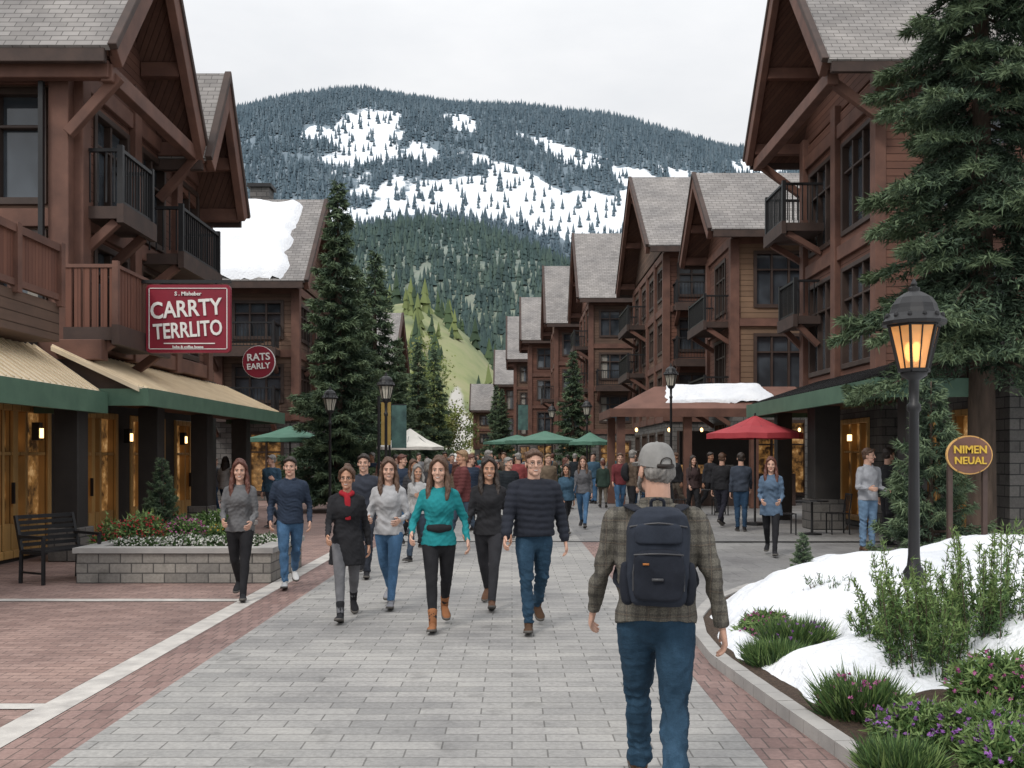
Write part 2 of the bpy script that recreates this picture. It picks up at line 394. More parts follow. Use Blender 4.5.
def person(name,X,Y,heading=0,H=1.72,sex='m',top=None,bottom=None,shoe=None,hair='brown',hs='short',hem=-.06,puff=0,
           legs=((22,4,14),(-14,22,-22)),arms=((-16,8,22,.0),(18,8,28,.0)),vox=.016,yaw=0,lean=.02,z=0,loose=.006,coat=0,skin=0,
           scarf=None,glasses=False,width=1.0,cap=None,beard=False,pack=None,wrap=None,fat=0,boots=False):
    s=H/1.75; fem=sex=='f'; out=MB(); seed=int(abs(X*31+Y*17)*10)%9999
    D=rad
    info=[];mn=9
    for sg,(a,k,fp) in zip((1,-1),legs):
        a=D(a);k=D(k);fp=D(fp); hx=.085 if fem else .092
        hip=np.array([sg*hx,0,0]); kn=hip+.435*np.array([0,-math.sin(a),-math.cos(a)])+np.array([-sg*.008,0,0])
        an=kn+.42*np.array([0,-math.sin(a-k),-math.cos(a-k)])+np.array([-sg*.012,0,0])
        ff=np.array([sg*.12,-math.cos(fp),math.sin(fp)]); ff/=np.linalg.norm(ff); fu=np.array([0,math.sin(fp),math.cos(fp)])
        info.append((sg,hip,kn,an,ff,fu,a,k))
        for q in (-.07,.19): mn=min(mn,(an+ff*q-fu*.085)[2])
    pz=-mn
    Z=lambda v:v+np.array([0,0,pz])
    tr=MB(); wq=width
    pr=(.162,.116) if fem else (.154,.114)
    pr=(pr[0]*wq,pr[1]*wq+fat*.3)
    tr.tube([(0,.0,pz-.07,pr[0]*.82,pr[1]*.8),(0,.014,pz+.0,pr[0],pr[1]),(0,.006,pz+.05,pr[0]*.95,pr[1]*.92),(0,.004,pz+.085,pr[0]*.86,pr[1]*.82)],16,3,flat1=True)
    for (sg,hip,kn,an,ff,fu,a,k) in info:
        hip,kn,an=Z(hip),Z(kn),Z(an); l=loose; tt=.093*wq
        up=hip+np.array([0,0,.0]); q=lambda p,r:(p[0],p[1],p[2],r)
        sh=(an-kn); calf=kn+sh*.30+np.array([0,.014,0]); m1=hip+(kn-hip)*.45
        cf=.058 if loose>.003 else .057
        tr.tube([q(up,tt*.85),q(hip+(kn-hip)*.15,tt),q(m1,tt*.87+l),q(kn-(kn-hip)*.08,.064+l),q(kn+sh*.05,.058+l),q(calf,cf+l),q(kn+sh*.7,.044+l*2.0),q(an,.038+l*3)],16,3,flat1=True)
    am=.009 if loose>.003 else .002
    def dt(V):
        g=np.exp(-((V[:,2]-pz+.435)/.09)**2)+np.exp(-((V[:,2]-.16)/.12)**2)+.35
        return wr(V,am,38,seed)*g*np.clip((pz+.0-V[:,2])/.1,0,1)
    V,fs=remesh(tr,vox,2,dt); out.add(V,fs,2)
    for (sg,hip,kn,an,ff,fu,a,k) in info:
        an=Z(an); lat=np.cross(ff,fu)
        prof=[(-.075,.012,.03),(-.065,.03,.075),(-.03,.036,.092),(.02,.036,.095),(.06,.040,.078),(.11,.046,.056),(.155,.044,.044),(.185,.032,.034),(.2,.012,.02)]
        for kk,(grow,base) in enumerate(((1,.018),(1.08,0))):
            vs=[];sg_=14
            for (t_,w_,h_) in prof:
                for i in range(sg_):
                    th=2*math.pi*i/sg_; cx=math.cos(th)*w_*grow; sz=math.sin(th)
                    zz=(base+max(0,sz)**.8*(h_-base)) if kk==0 else (.024 if sz>0 else 0.0)
                    vs.append(an+ff*t_*(1.03 if kk else 1)+lat*cx+fu*(zz-.085))
            n=len(prof); f2=[(i*sg_+j,i*sg_+(j+1)%sg_,(i+1)*sg_+(j+1)%sg_,(i+1)*sg_+j) for i in range(n-1) for j in range(sg_)]
            f2.append(tuple(range(sg_))[::-1]); f2.append(tuple((n-1)*sg_+j for j in range(sg_)))
            out.add(vs,f2,3 if kk==0 else 7)
        hb=.12 if boots else .03; d=(Z(kn)-an); d/=np.linalg.norm(d)
        out.tube([(*(an-fu*.03),.04),(*(an+d*hb*.5),.043),(*(an+d*hb),.049 if boots else .038)],12,2,m=3)
    tp=MB(); ln=lambda dz:-lean*dz*2
    th=.018 if puff else .006
    if fem: prof=[(hem,.182,.136,0),(.02,.174,.127,0),(.15,.144,.110,0),(.25,.146,.112,-.004),(.335,.159,.130,-.020),(.42,.156,.108,-.008),(.475,.112,.080,.002),(.505,.070,.066,.01),(.525,.058,.060,.012)]
    else: prof=[(hem,.180,.134,0),(.04,.172,.128,0),(.15,.168,.124,0),(.26,.178,.127,0),(.36,.188,.130,-.005),(.43,.184,.118,0),(.48,.13,.09,.006),(.515,.080,.074,.012),(.54,.068,.068,.012)]
    if coat: prof=[(-coat,.205,.165,0),(-coat*.5,.195,.15,0)]+prof[1:]
    if hem>-.0: prof[1]=(hem+.06,)+prof[1][1:]
    tp.tube([(0,y_+ln(zz)-(fat*.5 if .0<zz<.3 else 0),pz+zz,rx*wq+th,ry*wq+th+(fat if 0<zz<.3 else 0)) for zz,rx,ry,y_ in prof],24,3,flat0=True,flat1=True)
    sw=(.152 if fem else .175)*wq; sz=pz+.474
    tp.tube([(-sw,ln(.47),sz-.020,.049+th),(-sw*.6,ln(.47)+.005,sz+.004,.052+th),(0,ln(.47)+.01,sz+.012,.052),(sw*.6,ln(.47)+.005,sz+.004,.052+th),(sw,ln(.47),sz-.020,.049+th)],12,3,ref=(0,1,0))
    hands=[]
    for sg,(b_,c_,e_,i_) in zip((1,-1),arms):
        b_=D(b_);c_=D(c_);e_=D(e_)
        sp_=np.array([sg*sw,ln(.47),sz-.02]); u=np.array([sg*math.sin(c_),-math.sin(b_)*math.cos(c_),-math.cos(b_)*math.cos(c_)])
        el=sp_+u*.29; w=np.array([sg*(math.sin(c_)*.6-i_),-math.sin(b_+e_),-math.cos(b_+e_)]); w/=np.linalg.norm(w)
        wr_=el+w*.25; r=(.048 if fem else .056)+th*.8
        q=lambda p,rr:(p[0],p[1],p[2],rr)
        tp.tube([q(sp_,r*1.10),q(sp_+u*.08,r*1.07),q(sp_+u*.18,r*.93),q(el,r*.80),q(el+w*.07,r*.8),q(el+w*.17,r*.7),q(wr_,(r*.62 if not puff else r*.55))],12,3,ref=(0,1,0) if abs(w[1])<.8 else (0,0,1),flat1=True)
        hands.append((sg,wr_,w))
    if puff: dsp=lambda V: .010*np.abs(np.sin(V[:,2]*math.pi/.062+.6*np.sin(V[:,0]*9+1)))+wr(V,.003,30,seed)
    else:
        def dsp(V):
            g=.6+.8*np.exp(-((V[:,2]-pz-.17)/.12)**2); return wr(V,.0085,30,seed+3)*g
    V,fs=remesh(tp,vox,2,dsp); out.add(V,fs,1)
    if not fem and scarf is None and vox<.015:
        cb=MB()
        ring=[(.074*math.cos(a),ln(.5)+.010+.070*math.sin(a),pz+.535+.012*math.sin(a),.022,.010) for a in [math.pi*(-.36+1.72*i/16) for i in range(17)]]
        cb.tube(ring,8,1,ref=(0,0,1)); out.add(cb.v,cb.f,1)
    hm=MB()
    for sg,wp,w in hands:
        lat=np.array([-sg,0,0.]); lat-=lat.dot(w)*w; lat/=np.linalg.norm(lat)
        fwd=np.cross(lat,w)*sg
        if fwd[1]>0 and abs(w[1])<.8: fwd=-fwd
        if abs(w[1])>=.8 and fwd[2]<0: fwd=-fwd
        q=lambda p,a,b:(p[0],p[1],p[2],a,b)
        ref=tuple(fwd)
        hm.tube([q(wp-w*.04,.026,.020),q(wp+w*.01,.028,.018),q(wp+w*.05,.040,.016),q(wp+w*.088,.040,.014)],10,2,ref=ref)
        for j,(o_,L_) in enumerate(((.030,.070),(.010,.078),(-.010,.073),(-.029,.058))):
            b0=wp+w*.082+fwd*o_; cd=lat*.35+w; cd/=np.linalg.norm(cd); cd2=lat*1.0+w; cd2/=np.linalg.norm(cd2); cd3=lat*1.9+w*.8; cd3/=np.linalg.norm(cd3)
            p1=b0+cd*L_*.42; p2=p1+cd2*L_*.33; p3=p2+cd3*L_*.25
            hm.tube([q(b0,.0098,.0098),q(p1,.0092,.0092),q(p2,.0085,.0085),q(p3,.007,.007)],7,2,ref=ref)
        t0=wp+w*.025+fwd*.028; t1=t0+fwd*.024+w*.03+lat*.008; t2=t1+fwd*.008+w*.03+lat*.010
        hm.tube([q(t0,.013,.012),q(t1,.0108,.0108),q(t2,.0085,.0085)],7,2,ref=tuple(lat))
    if vox<.011:
        V,fs=remesh(hm,.004,1); out.add(V,fs,0)
    else: out.add(hm.v,hm.f,0)
    hz=pz+.695; hy=ln(.6); Rz=Matrix.Rotation(D(yaw),3,'Z'); hc=Vector((0,hy,hz)); hk=1.06
    hd=MB(); jw=.054 if fem else .060
    hd.ell((0,.012,.045),(.075,.093,.083),20,14); hd.ell((0,-.020,-.012),(.064,.066,.072),18,12); hd.ell((0,-.026,-.060),(jw,.052,.048),16,10)
    hd.ell((0,-.058,-.090),(.026,.022,.020),10,8)
    hd.tube([(0,-.082,.022,.008,.008),(0,-.094,-.004,.010,.010),(0,-.101,-.022,.014,.011)],8,2)
    hd.tube([(-.04,-.070,.026,.010),(0,-.080,.028,.010),(.04,-.070,.026,.010)],8,2,ref=(0,1,0))
    for sg in(1,-1):
        hd.ell((sg*.077,.008,-.006),(.009,.02,.031),8,6); hd.ell((sg*.040,-.058,-.020),(.022,.022,.020),8,6)
    hd.tube([(0,.015,-.03,.05 if fem else .058,.05 if fem else .06),(0,.022,-.12,.046 if fem else .058,.048 if fem else .06),(0,.02,-.2,.058 if fem else .070,.058)],12,2)
    hv=max(.0055,vox*.45); V,fs=remesh(hd,hv,1)
    hb=MB(); hb.add(V,fs,0)
    for sg in(1,-1):
        hb.ell((sg*.029,-.0755,.006),(.0125,.007,.0055),10,6,9); hb.ell((sg*.029,-.0805,.006),(.0058,.003,.0056),8,6,5)
        hb.tube([(sg*.015,-.080,.0115,.0016),(sg*.029,-.0825,.0135,.0018),(sg*.043,-.076,.0105,.0016)],6,2,5)
        hb.tube([(sg*.013,-.088,.027,.003),(sg*.03,-.0855,.032,.003),(sg*.048,-.073,.027,.002)],6,2,4)
        hb.ell((sg*.006,-.110,-.031),(.0028,.003,.0018),6,4,5)
    hb.tube([(-.025,-.070,-.054,.003,.003),(-.012,-.080,-.059,.004,.005),(0,-.083,-.060,.005,.006),(.012,-.080,-.059,.004,.005),(.025,-.070,-.054,.003,.003)],8,2,6,ref=(0,1,0))
    if seed%2==0 or glasses: hb.tube([(-.018,-.080,-.0555,.002,.003),(0,-.0885,-.0585,.002,.004),(.018,-.080,-.0555,.002,.003)],6,2,10,ref=(0,1,0))
    if glasses:
        for sg in(1,-1):
            hb.tube([(sg*.031+.020*math.cos(q*math.pi/8),-.092,.004+.015*math.sin(q*math.pi/8),.0015) for q in range(17)],5,1,5,ref=(0,1,0))
            hb.beam((sg*.051,-.090,.008),(sg*.077,.0,.008),.003,.003,5)
        hb.beam((-.011,-.093,.008),(.011,-.093,.008),.003,.003,5)
    hr=MB()
    if not fem:
        if cap is None:
            hr.ell((0,.022,.054),(.082,.093,.086),18,14)
            hr.tube([(-.070,-.035,.065,.014),(-.045,-.066,.090,.018),(0,-.074,.100,.020),(.045,-.066,.090,.018),(.070,-.035,.065,.014)],8,3,ref=(0,1,0))
        hr.ell((0,.045,.0),(.075,.064,.065),14,10); [hr.ell((sg*.070,.006,.030),(.013,.03,.034),8,6) for sg in(1,-1)]
    else:
        hr.ell((0,.026,.050),(.086,.093,.090),18,14)
        for sg in(1,-1): hr.tube([(0,-.056,.115,.018),(sg*.035,-.066,.098,.020),(sg*.066,-.044,.060,.018),(sg*.078,-.020,.01,.018)],8,3,ref=(0,1,0))
    if hs=='long' or hs=='mid':
        k=1 if hs=='long' else .6
        hr.tube([(0,.03,.09,.075,.07),(0,.045,.0,.088,.055),(0,.06,-.12*k,.098,.046),(0,.065,-.22*k,.092,.032),(0,.06,-.29*k,.06,.018)],16,3)
        for sg in(1,-1):
            kq=k*(1+.08*math.sin(seed+sg))
            hr.tube([(sg*.070,-.025,.06,.017),(sg*.082,-.018,-.0,.020),(sg*.086,-.020,-.08*kq,.028),(sg*.094,-.045,-.17*kq,.030),(sg*.092,-.075,-.26*kq,.022),(sg*.085,-.09,-.30*kq,.010)],10,3)
    if hs=='bun': hr.ell((0,.05,.13),(.045,.045,.04),10,8); hr.ell((0,.05,.0),(.075,.058,.065),12,8)
    V,fs=remesh(hr,max(.006,vox*.5),1,lambda V:.0035*np.sin(V[:,0]*210+7*np.sin(V[:,2]*17))*np.sin(V[:,1]*170+3)+.003*np.sin(V[:,2]*60+V[:,0]*50)); hb.add(V,fs,4)
    if beard:
        bd=MB(); bd.tube([(-.066,-.01,-.02,.014),(-.055,-.05,-.07,.017),(0,-.072,-.094,.02),(.055,-.05,-.07,.017),(.066,-.01,-.02,.014)],8,3,ref=(0,1,0))
        V,fs=remesh(bd,.008,1,lambda V:wr(V,.003,150,4)); hb.add(V,fs,4)
    if cap is not None:
        vs=[];nu=32;nv=10
        def cp(p,a):
            c_=math.cos(a)**.62 if a<1.57 else 0
            back=max(0,math.sin(p))
            z0=.012+.014*(1-back)
            return ((.083+.001*math.sin(6*p))*math.cos(p)*c_,.012+.100*math.sin(p)*c_,z0+(.132-z0)*math.sin(a))
        for i in range(nv+1):
            for k in range(nu): vs.append(cp(2*math.pi*k/nu,math.pi/2*i/nv))
        fs=[(i*nu+k,i*nu+(k+1)%nu,(i+1)*nu+(k+1)%nu,(i+1)*nu+k) for i in range(nv) for k in range(nu)]
        hb.add(vs,fs,8); hb.ell((0,.012,.132),(.008,.008,.004),8,4,8)
        hb.tube([(0,-.06,.036,.074,.008),(0,-.12,.034,.066,.006),(0,-.165,.022,.042,.004)],14,3,8)
        hb.tube([(-.04,.103,.022,.004,.010),(0,.1135,.020,.004,.010),(.04,.103,.022,.004,.010)],8,3,5,ref=(0,1,0))
        hb.tube([(-.030,.107,.030,.003),(-.022,.112,.052,.003),(0,.113,.060,.003),(.022,.112,.052,.003),(.030,.107,.030,.003)],6,3,5,ref=(0,1,0))
    o=len(out.v); out.v.extend([tuple(Rz@(Vector(v)*hk)+hc) for v in hb.v]); out.f.extend([tuple(i+o for i in f) for f in hb.f]); out.m.extend(hb.m)
    if scarf is not None:
        out.tube([(0,-.11,pz+.50,.03,.02),(.06,-.05,pz+.53,.028),(.03,.05,pz+.54,.028),(-.05,.04,pz+.54,.028),(-.06,-.05,pz+.53,.028),(0,-.115,pz+.50,.034,.03),(.012,-.14,pz+.38,.034,.014),(.015,-.135,pz+.24,.032,.010)],10,3,8)
    if wrap is not None:
        out.tube([(-.11,-.10,pz+.12,.030,.02),(0,-.135,pz+.115,.045,.035),(.11,-.10,pz+.12,.030,.02)],10,3,8,ref=(0,0,1))
    if pack is not None:
        out.tube([(0,.15,pz+.12,.12,.06),(0,.2,pz+.25,.13,.085),(0,.18,pz+.42,.12,.07),(0,.15,pz+.5,.07,.03)],12,3,8)
    ex=M['eye']
    for e in (scarf,wrap,cap,pack):
        if e is not None: ex=e
    mats=[SK[skin],top or FB((.03,.03,.03)),bottom or FB((.03,.05,.1)),shoe or FB((.04,.03,.025)),HR[hair],M['eye'],M['lip'],M['sole'],ex,M['eyew'],M['teeth']]
    ob=out.obj(name,mats,True)
    ob.location=(X,Y,z); ob.rotation_euler=(0,0,D(heading)); ob.scale=(s,s,s)
    return ob,pz,s
BLK=(.022,.022,.025); NAVY=(.03,.043,.07); JEAN=(.065,.14,.25); DJEAN=(.028,.06,.11); TEAL=(.02,.23,.25); LG=(.42,.42,.43); CH=(.14,.14,.145)
TAN=(.30,.13,.06); BRN=(.12,.065,.042); WHT=(.6,.6,.6)
M['jean']=denim('denim_blue',JEAN); M['djean']=denim('denim_dark',(.024,.056,.094))
wS1=((22,4,14),(-17,26,-26)); wS2=((-17,26,-26),(22,4,14)); wM1=((17,4,9),(-13,32,-24)); wM2=((-13,32,-24),(17,4,9)); stnd=((2,3,0),(-2,2,0))
V1=.012
person('woman',WX(240,12.1),12.1,8,1.68,'f',FB(CH),FB(BLK),FB(BLK),'auburn','long',legs=wM1,arms=((8,10,55,.25),(8,10,62,.25)),vox=V1,yaw=4,loose=.002)
person('man',WX(290,13.2),13.2,14,1.72,'m',FB(NAVY),M['jean'],FB(WHT),'dark','short',legs=wM2,arms=((-12,16,38,.15),(-4,16,40,.15)),vox=V1,yaw=-10)
person('woman',WX(347,10.65),10.65,8,1.64,'f',FB(BLK),FB((.15,.15,.16)),FB(BLK),'brown','bun',legs=wS2,arms=((-16,12,20,0),(16,10,45,.1)),vox=V1,coat=.28,scarf=FB((.35,.02,.03)),loose=.001,boots=True,glasses=True,skin=1,yaw=-8)
person('man',WX(364,14.3),14.3,0,1.76,'m',FB((.04,.045,.06)),FB((.03,.034,.045)),FB(BLK),'dark','short',legs=wM1,vox=.014)
person('woman',WX(389,11.5),11.5,-4,1.70,'f',FB(LG),M['jean'],FB((.25,.25,.27)),'brown','long',legs=wM1,arms=((2,14,75,.35),(2,14,80,.3)),vox=V1,loose=.003,yaw=12)
person('woman',WX(439,10.05),10.05,5,1.72,'f',FB(TEAL),FB(BLK),FB(TAN),'brown','long',legs=wM2,arms=((-16,22,46,.1),(-2,22,60,.15)),vox=.011,wrap=FB(BLK),loose=.001,boots=True,yaw=-10)
person('woman',WX(489,11.5),11.5,-5,1.73,'f',FB((.025,.025,.028)),FB((.035,.035,.04)),FB(BRN),'dark','long',legs=wS1,arms=((-18,12,20,0),(14,12,30,0)),vox=V1,loose=.003,yaw=12,skin=1)
person('man',WX(534,9.98),9.98,4,1.80,'m',FB((.022,.025,.035)),M['djean'],FB((.09,.05,.03)),'brown','short',legs=wM2,arms=((-14,17,18,0),(16,15,26,0)),vox=.011,puff=1,hem=.0,glasses=True,width=1.04,yaw=5)
bp,pz,s=person('man_with_cap',WX(656,5.08),5.08,174,1.83,'m',M['plaid'],M['djean'],FB(BRN),'grey','short',legs=((20,2,8),(-12,30,-20)),arms=((12,16,22,.0),(-12,17,18,.0)),vox=.0085,cap=FB((.27,.265,.255)),yaw=24,width=1.08,hem=-.05,lean=.035,beard=True,fat=.02,skin=0,loose=.009)
def backpack():
    mb=MB(); b=MB(); z0=pz+.07; Y0=.155
    def rb(mbx,cx,cy,cz,w,d,h,m=0):
        rows=[]; seg=28
        for (t,k) in ((0,.72),(.04,.9),(.12,.98),(.3,1),(.6,1),(.8,.96),(.92,.86),(.98,.66),(1,.4)):
            vs=[]
            for i in range(seg):
                a=2*math.pi*i/seg; c,s_=math.cos(a),math.sin(a); e=.5
                vs.append((cx+w*k*abs(c)**e*(1 if c>0 else -1),cy+d*(k*.9+.1)*abs(s_)**e*(1 if s_>0 else -1),cz+h*t))
            rows.append(vs)
        V=[p for r_ in rows for p in r_]; n=len(rows)
        fs=[(i*seg+j,i*seg+(j+1)%seg,(i+1)*seg+(j+1)%seg,(i+1)*seg+j) for i in range(n-1) for j in range(seg)]+[tuple(range(seg))[::-1],tuple((n-1)*seg+j for j in range(seg))]
        mbx.add(V,fs,m)
    rb(b,0,Y0+.05,z0,.150,.095,.46); V,fs=remesh(b,.008,3,lambda V:wr(V,.006,20,9)); mb.add(V,fs,0)
    b=MB(); rb(b,0,Y0+.135,z0+.03,.118,.045,.24); V,fs=remesh(b,.007,3,lambda V:wr(V,.005,24,19)); mb.add(V,fs,1)
    b=MB(); rb(b,0,Y0+.125,z0+.29,.110,.03,.10); V,fs=remesh(b,.007,2); mb.add(V,fs,0)
    for sg in(1,-1):
        mb.tube([(sg*.140,Y0+.06,z0+.03,.03,.05),(sg*.150,Y0+.06,z0+.1,.03,.05),(sg*.150,Y0+.05,z0+.18,.022,.045)],10,2,1)
        mb.tube([(sg*.085,Y0+.03,z0+.44,.03,.009),(sg*.12,.07,pz+.522,.034,.009),(sg*.125,-.04,pz+.517,.034,.009),(sg*.125,-.14,pz+.43,.03,.009),(sg*.15,-.16,pz+.28,.026,.008),(sg*.20,-.04,pz+.16,.012,.005),(sg*.16,Y0-.01,z0+.06,.012,.005)],10,4,1)
        mb.tube([(sg*.05,Y0+.145,z0+.24,.004),(sg*.11,Y0+.15,z0+.20,.004),(sg*.115,Y0+.15,z0+.08,.004)],6,3,2)
    mb.tube([(-.03,Y0+.02,z0+.45,.008),(-.025,Y0+.03,z0+.49,.008),(.025,Y0+.03,z0+.49,.008),(.03,Y0+.02,z0+.45,.008)],6,3,1)
    mb.tube([(-.11,Y0+.165,z0+.245,.004),(0,Y0+.183,z0+.252,.004),(.11,Y0+.165,z0+.245,.004)],6,3,2,ref=(0,0,1))
    mb.tube([(-.13,Y0+.12,z0+.37,.004),(0,Y0+.158,z0+.39,.004),(.13,Y0+.12,z0+.37,.004)],6,3,2,ref=(0,0,1))
    mb.box(.045,.072,Y0+.176,Y0+.186,z0+.20,z0+.208,3); mb.box(-.02,.03,Y0+.182,Y0+.188,z0+.13,z0+.14,2)
    ob=mb.obj('backpack',[fab('pack_navy',(.028,.034,.048)),fab('pack_dark',(.018,.021,.03)),mk('pack_zip',(.07,.07,.075),None,5,.4),mk('pack_orange',(.5,.18,.04),None,5,.6)],True)
    ob.location=bp.location; ob.rotation_euler=bp.rotation_euler; ob.scale=bp.scale
backpack()
person('man',WX(868,18.1),18.1,20,1.85,'m',FB((.36,.37,.40)),FB((.15,.24,.36)),FB(BRN),'brown','short',legs=stnd,arms=((0,12,75,.3),(0,12,85,.3)),vox=.014,yaw=35)
person('man',WX(888,19.2),19.2,100,1.86,'m',FB(BLK),FB(BLK),FB(BLK),'dark','short',legs=stnd,vox=.016)
person('woman',WX(771,17.4),17.4,-15,1.70,'f',FB((.10,.15,.22)),FB(BLK),FB(BLK),'auburn','long',legs=wM1,arms=((5,10,60,.3),(5,10,60,.3)),vox=.014,coat=.2,loose=.002)
person('man',WX(741,23),23,170,1.78,'m',FB((.045,.055,.075)),FB(DJEAN),FB(BLK),'dark','short',legs=stnd,vox=.018)
person('man',WX(722,24.5),24.5,150,1.8,'m',FB(BLK),FB((.02,.02,.03)),FB(BLK),'brown','short',legs=wM1,vox=.018)
person('woman',WX(693,27),27,10,1.72,'f',FB((.06,.04,.04)),FB(BLK),FB(BLK),'dark','long',legs=wM1,vox=.02)
person('woman',WX(583,24),24,-8,1.72,'f',FB((.12,.12,.13)),M['jean'],FB(BLK),'brown','long',legs=wS1,vox=.018,loose=.002)
person('man',WX(620,29),29,0,1.8,'m',FB((.15,.035,.04)),M['jean'],FB(BLK),'brown','short',legs=wM2,vox=.02)
pal=[BLK,BLK,(.035,.035,.04),NAVY,NAVY,(.05,.05,.055),(.09,.09,.10),(.2,.2,.21),(.14,.045,.045),(.25,.06,.06),(.05,.10,.15),(.07,.08,.06),(.28,.26,.23),(.02,.025,.03),(.42,.42,.42),(.11,.08,.06),(.04,.13,.15),(.16,.12,.085),(.03,.05,.04)]
pb=[BLK,DJEAN,JEAN,(.03,.03,.035),DJEAN,(.12,.10,.08),(.05,.07,.10)]
spots=[(413,19),(428,24),(402,22),(455,27),(470,23),(508,21),(380,26),(565,32),(603,33),(640,34),(655,30),(548,27),(396,30),(225,27),(214,29),(272,24),(236,33),(660,38),(575,40),(592,45),(612,47),(710,30),(528,33),(650,44),(418,16.5),(463,18.5),(566,22),(372,31),(350,34),(632,26),(676,31)]
rs=random.Random(21); nn=0; tries=0
while nn<44 and tries<900:
    tries+=1
    Yq=27+50*rs.random()**1.1; px=rs.gauss(500,70) if rs.random()<.6 else rs.uniform(375,650)
    if px<(372 if Yq<45 else 400) or px>(650 if Yq<45 else 590): continue
    if any(abs(a-px)<7 and abs(b-Yq)<6 for a,b in spots): continue
    spots.append((px,Yq)); nn+=1
    if rs.random()<.4: spots.append((px+rs.choice([-1,1])*680/Yq,Yq+rs.uniform(-.4,.4)))
for (px,Yq) in spots:
    fem=rs.random()<.5; back=rs.random()<.35
    person('woman' if fem else 'man',WX(px,Yq),Yq,(180 if back else 0)+rs.gauss(0,35),rs.uniform(1.52,1.72) if fem else rs.uniform(1.66,1.88),'f' if fem else 'm',
      FB(rs.choice(pal)),FB(rs.choice(pb)),FB(BLK),rs.choice(['brown','dark','blond','auburn','dark','grey']),rs.choice(['long','mid','bun']) if fem else 'short',
      legs=rs.choice([wS1,wS2,wM1,wM2,stnd]),arms=rs.choice([((-16,8,22,0),(18,8,28,0)),((5,10,70,.3),(5,10,60,.3)),((14,8,22,0),(-14,8,15,0)),((0,10,110,.2),(-6,8,15,0))]),yaw=rs.uniform(-40,40),
      vox=.016 if Yq<20 else (.02 if Yq<28 else .03),coat=rs.choice([0,0,.15,.3]) if fem else 0,puff=rs.choice([0,0,1]),skin=rs.choice([0,0,1,2]),width=rs.uniform(.93,1.12),pack=FB(rs.choice(pal)) if rs.random()<.15 else None)
print('people',time.time()-T0,len(spots))

# ---------------------------------------------------------------- ground
def sheet(name,poly,z,mat):
    mb=MB(); mb.add([(x,y,z) for x,y in poly],[tuple(range(len(poly)))]); return mb.obj(name,[mat])
M['pgrey']=bricks('grey_pavers',(.37,.36,.345),(.275,.27,.262),(.165,.16,.152),.42,.16,.006,bump=.3)
M['pgrey2']=bricks('plaza_pavers',(.26,.255,.25),(.22,.215,.21),(.14,.14,.14),.6,.6,.007)
M['pred']=bricks('red_brick_pavers',(.35,.24,.21),(.25,.165,.145),(.145,.11,.098),.22,.11,.006)
M['pred2']=bricks('brick_border',(.31,.21,.188),(.22,.142,.128),(.13,.10,.09),.11,.22,.006)
M['line']=mk('pale_stone_band',(.60,.57,.53),(.38,.36,.34),5,.8,.3,50,detail=8)
M['ground']=mk('ground_earth',(.16,.16,.13),(.10,.11,.08),.05,.95)
sheet('ground',[(-3000,-200),(3000,-200),(3000,4000),(-3000,4000)],-.03,M['ground'])
sheet('plaza_pavement',[(-30,-5),(30,-5),(30,150),(-30,150)],-.012,M['pgrey2'])
sheet('brick_pavement',[(-12,-3),(-3.28,-3),(-3.28,40),(-12,40)],-.004,M['pred'])
sheet('street_paving',[(-2.6,-3),(1.45,-3),(1.4,20),(1.5,90),(-2.6,90)],0,M['pgrey'])
sheet('brick_border',[(-3.05,-3),(-2.6,-3),(-2.6,60),(-3.05,60)],.0,M['pred2'])
sheet('brick_border',[(1.45,-3),(1.93,-3),(1.93,20),(1.40,20)],.0,M['pred2'])
sheet('pale_stone_band',[(-3.28,-3),(-3.05,-3),(-3.05,60),(-3.28,60)],.004,M['line'])
sheet('pale_stone_band',[(-12,6.85),(-3.28,6.85),(-3.28,7.0),(-12,7.0)],.003,M['line'])
sheet('pale_stone_band',[(-12,11.9),(-3.28,11.9),(-3.28,12.1),(-12,12.1)],.003,M['line'])
sheet('drain_band',[(-2.6,20),(9,20),(9,20.2),(-2.6,20.2)],.004,M['stone_dk'])
# ---------------------------------------------------------------- leaves helpers
def tri_obj(name,P,mi,mats):
    P=np.asarray(P,dtype=np.float32); n=len(P); me=bpy.data.meshes.new(name)
    me.vertices.add(n*3); me.vertices.foreach_set('co',P.reshape(-1)); me.loops.add(n*3)
    me.loops.foreach_set('vertex_index',np.arange(n*3,dtype=np.int32)); me.polygons.add(n)
    me.polygons.foreach_set('loop_start',np.arange(0,n*3,3,dtype=np.int32))
    for m in mats: me.materials.append(m)
    me.polygons.foreach_set('material_index',np.asarray(mi,dtype=np.int32)); me.update(calc_edges=True)
    ob=bpy.data.objects.new(name,me); COL.objects.link(ob)
    return ob
def nrm(a): return a/(np.linalg.norm(a,axis=-1,keepdims=True)+1e-9)
def blades(p,d,L,W,k=3,spread=.6,r=rng):
    out=[]
    for i in range(k):
        dd=nrm(d+r.normal(size=d.shape)*spread); sd=nrm(np.cross(dd,r.normal(size=d.shape)))
        b=p+r.normal(size=p.shape)*(L[:,None]*.15)
        out.append(np.stack([b-sd*W[:,None],b+sd*W[:,None],b+dd*L[:,None]],axis=1))
    return np.concatenate(out)
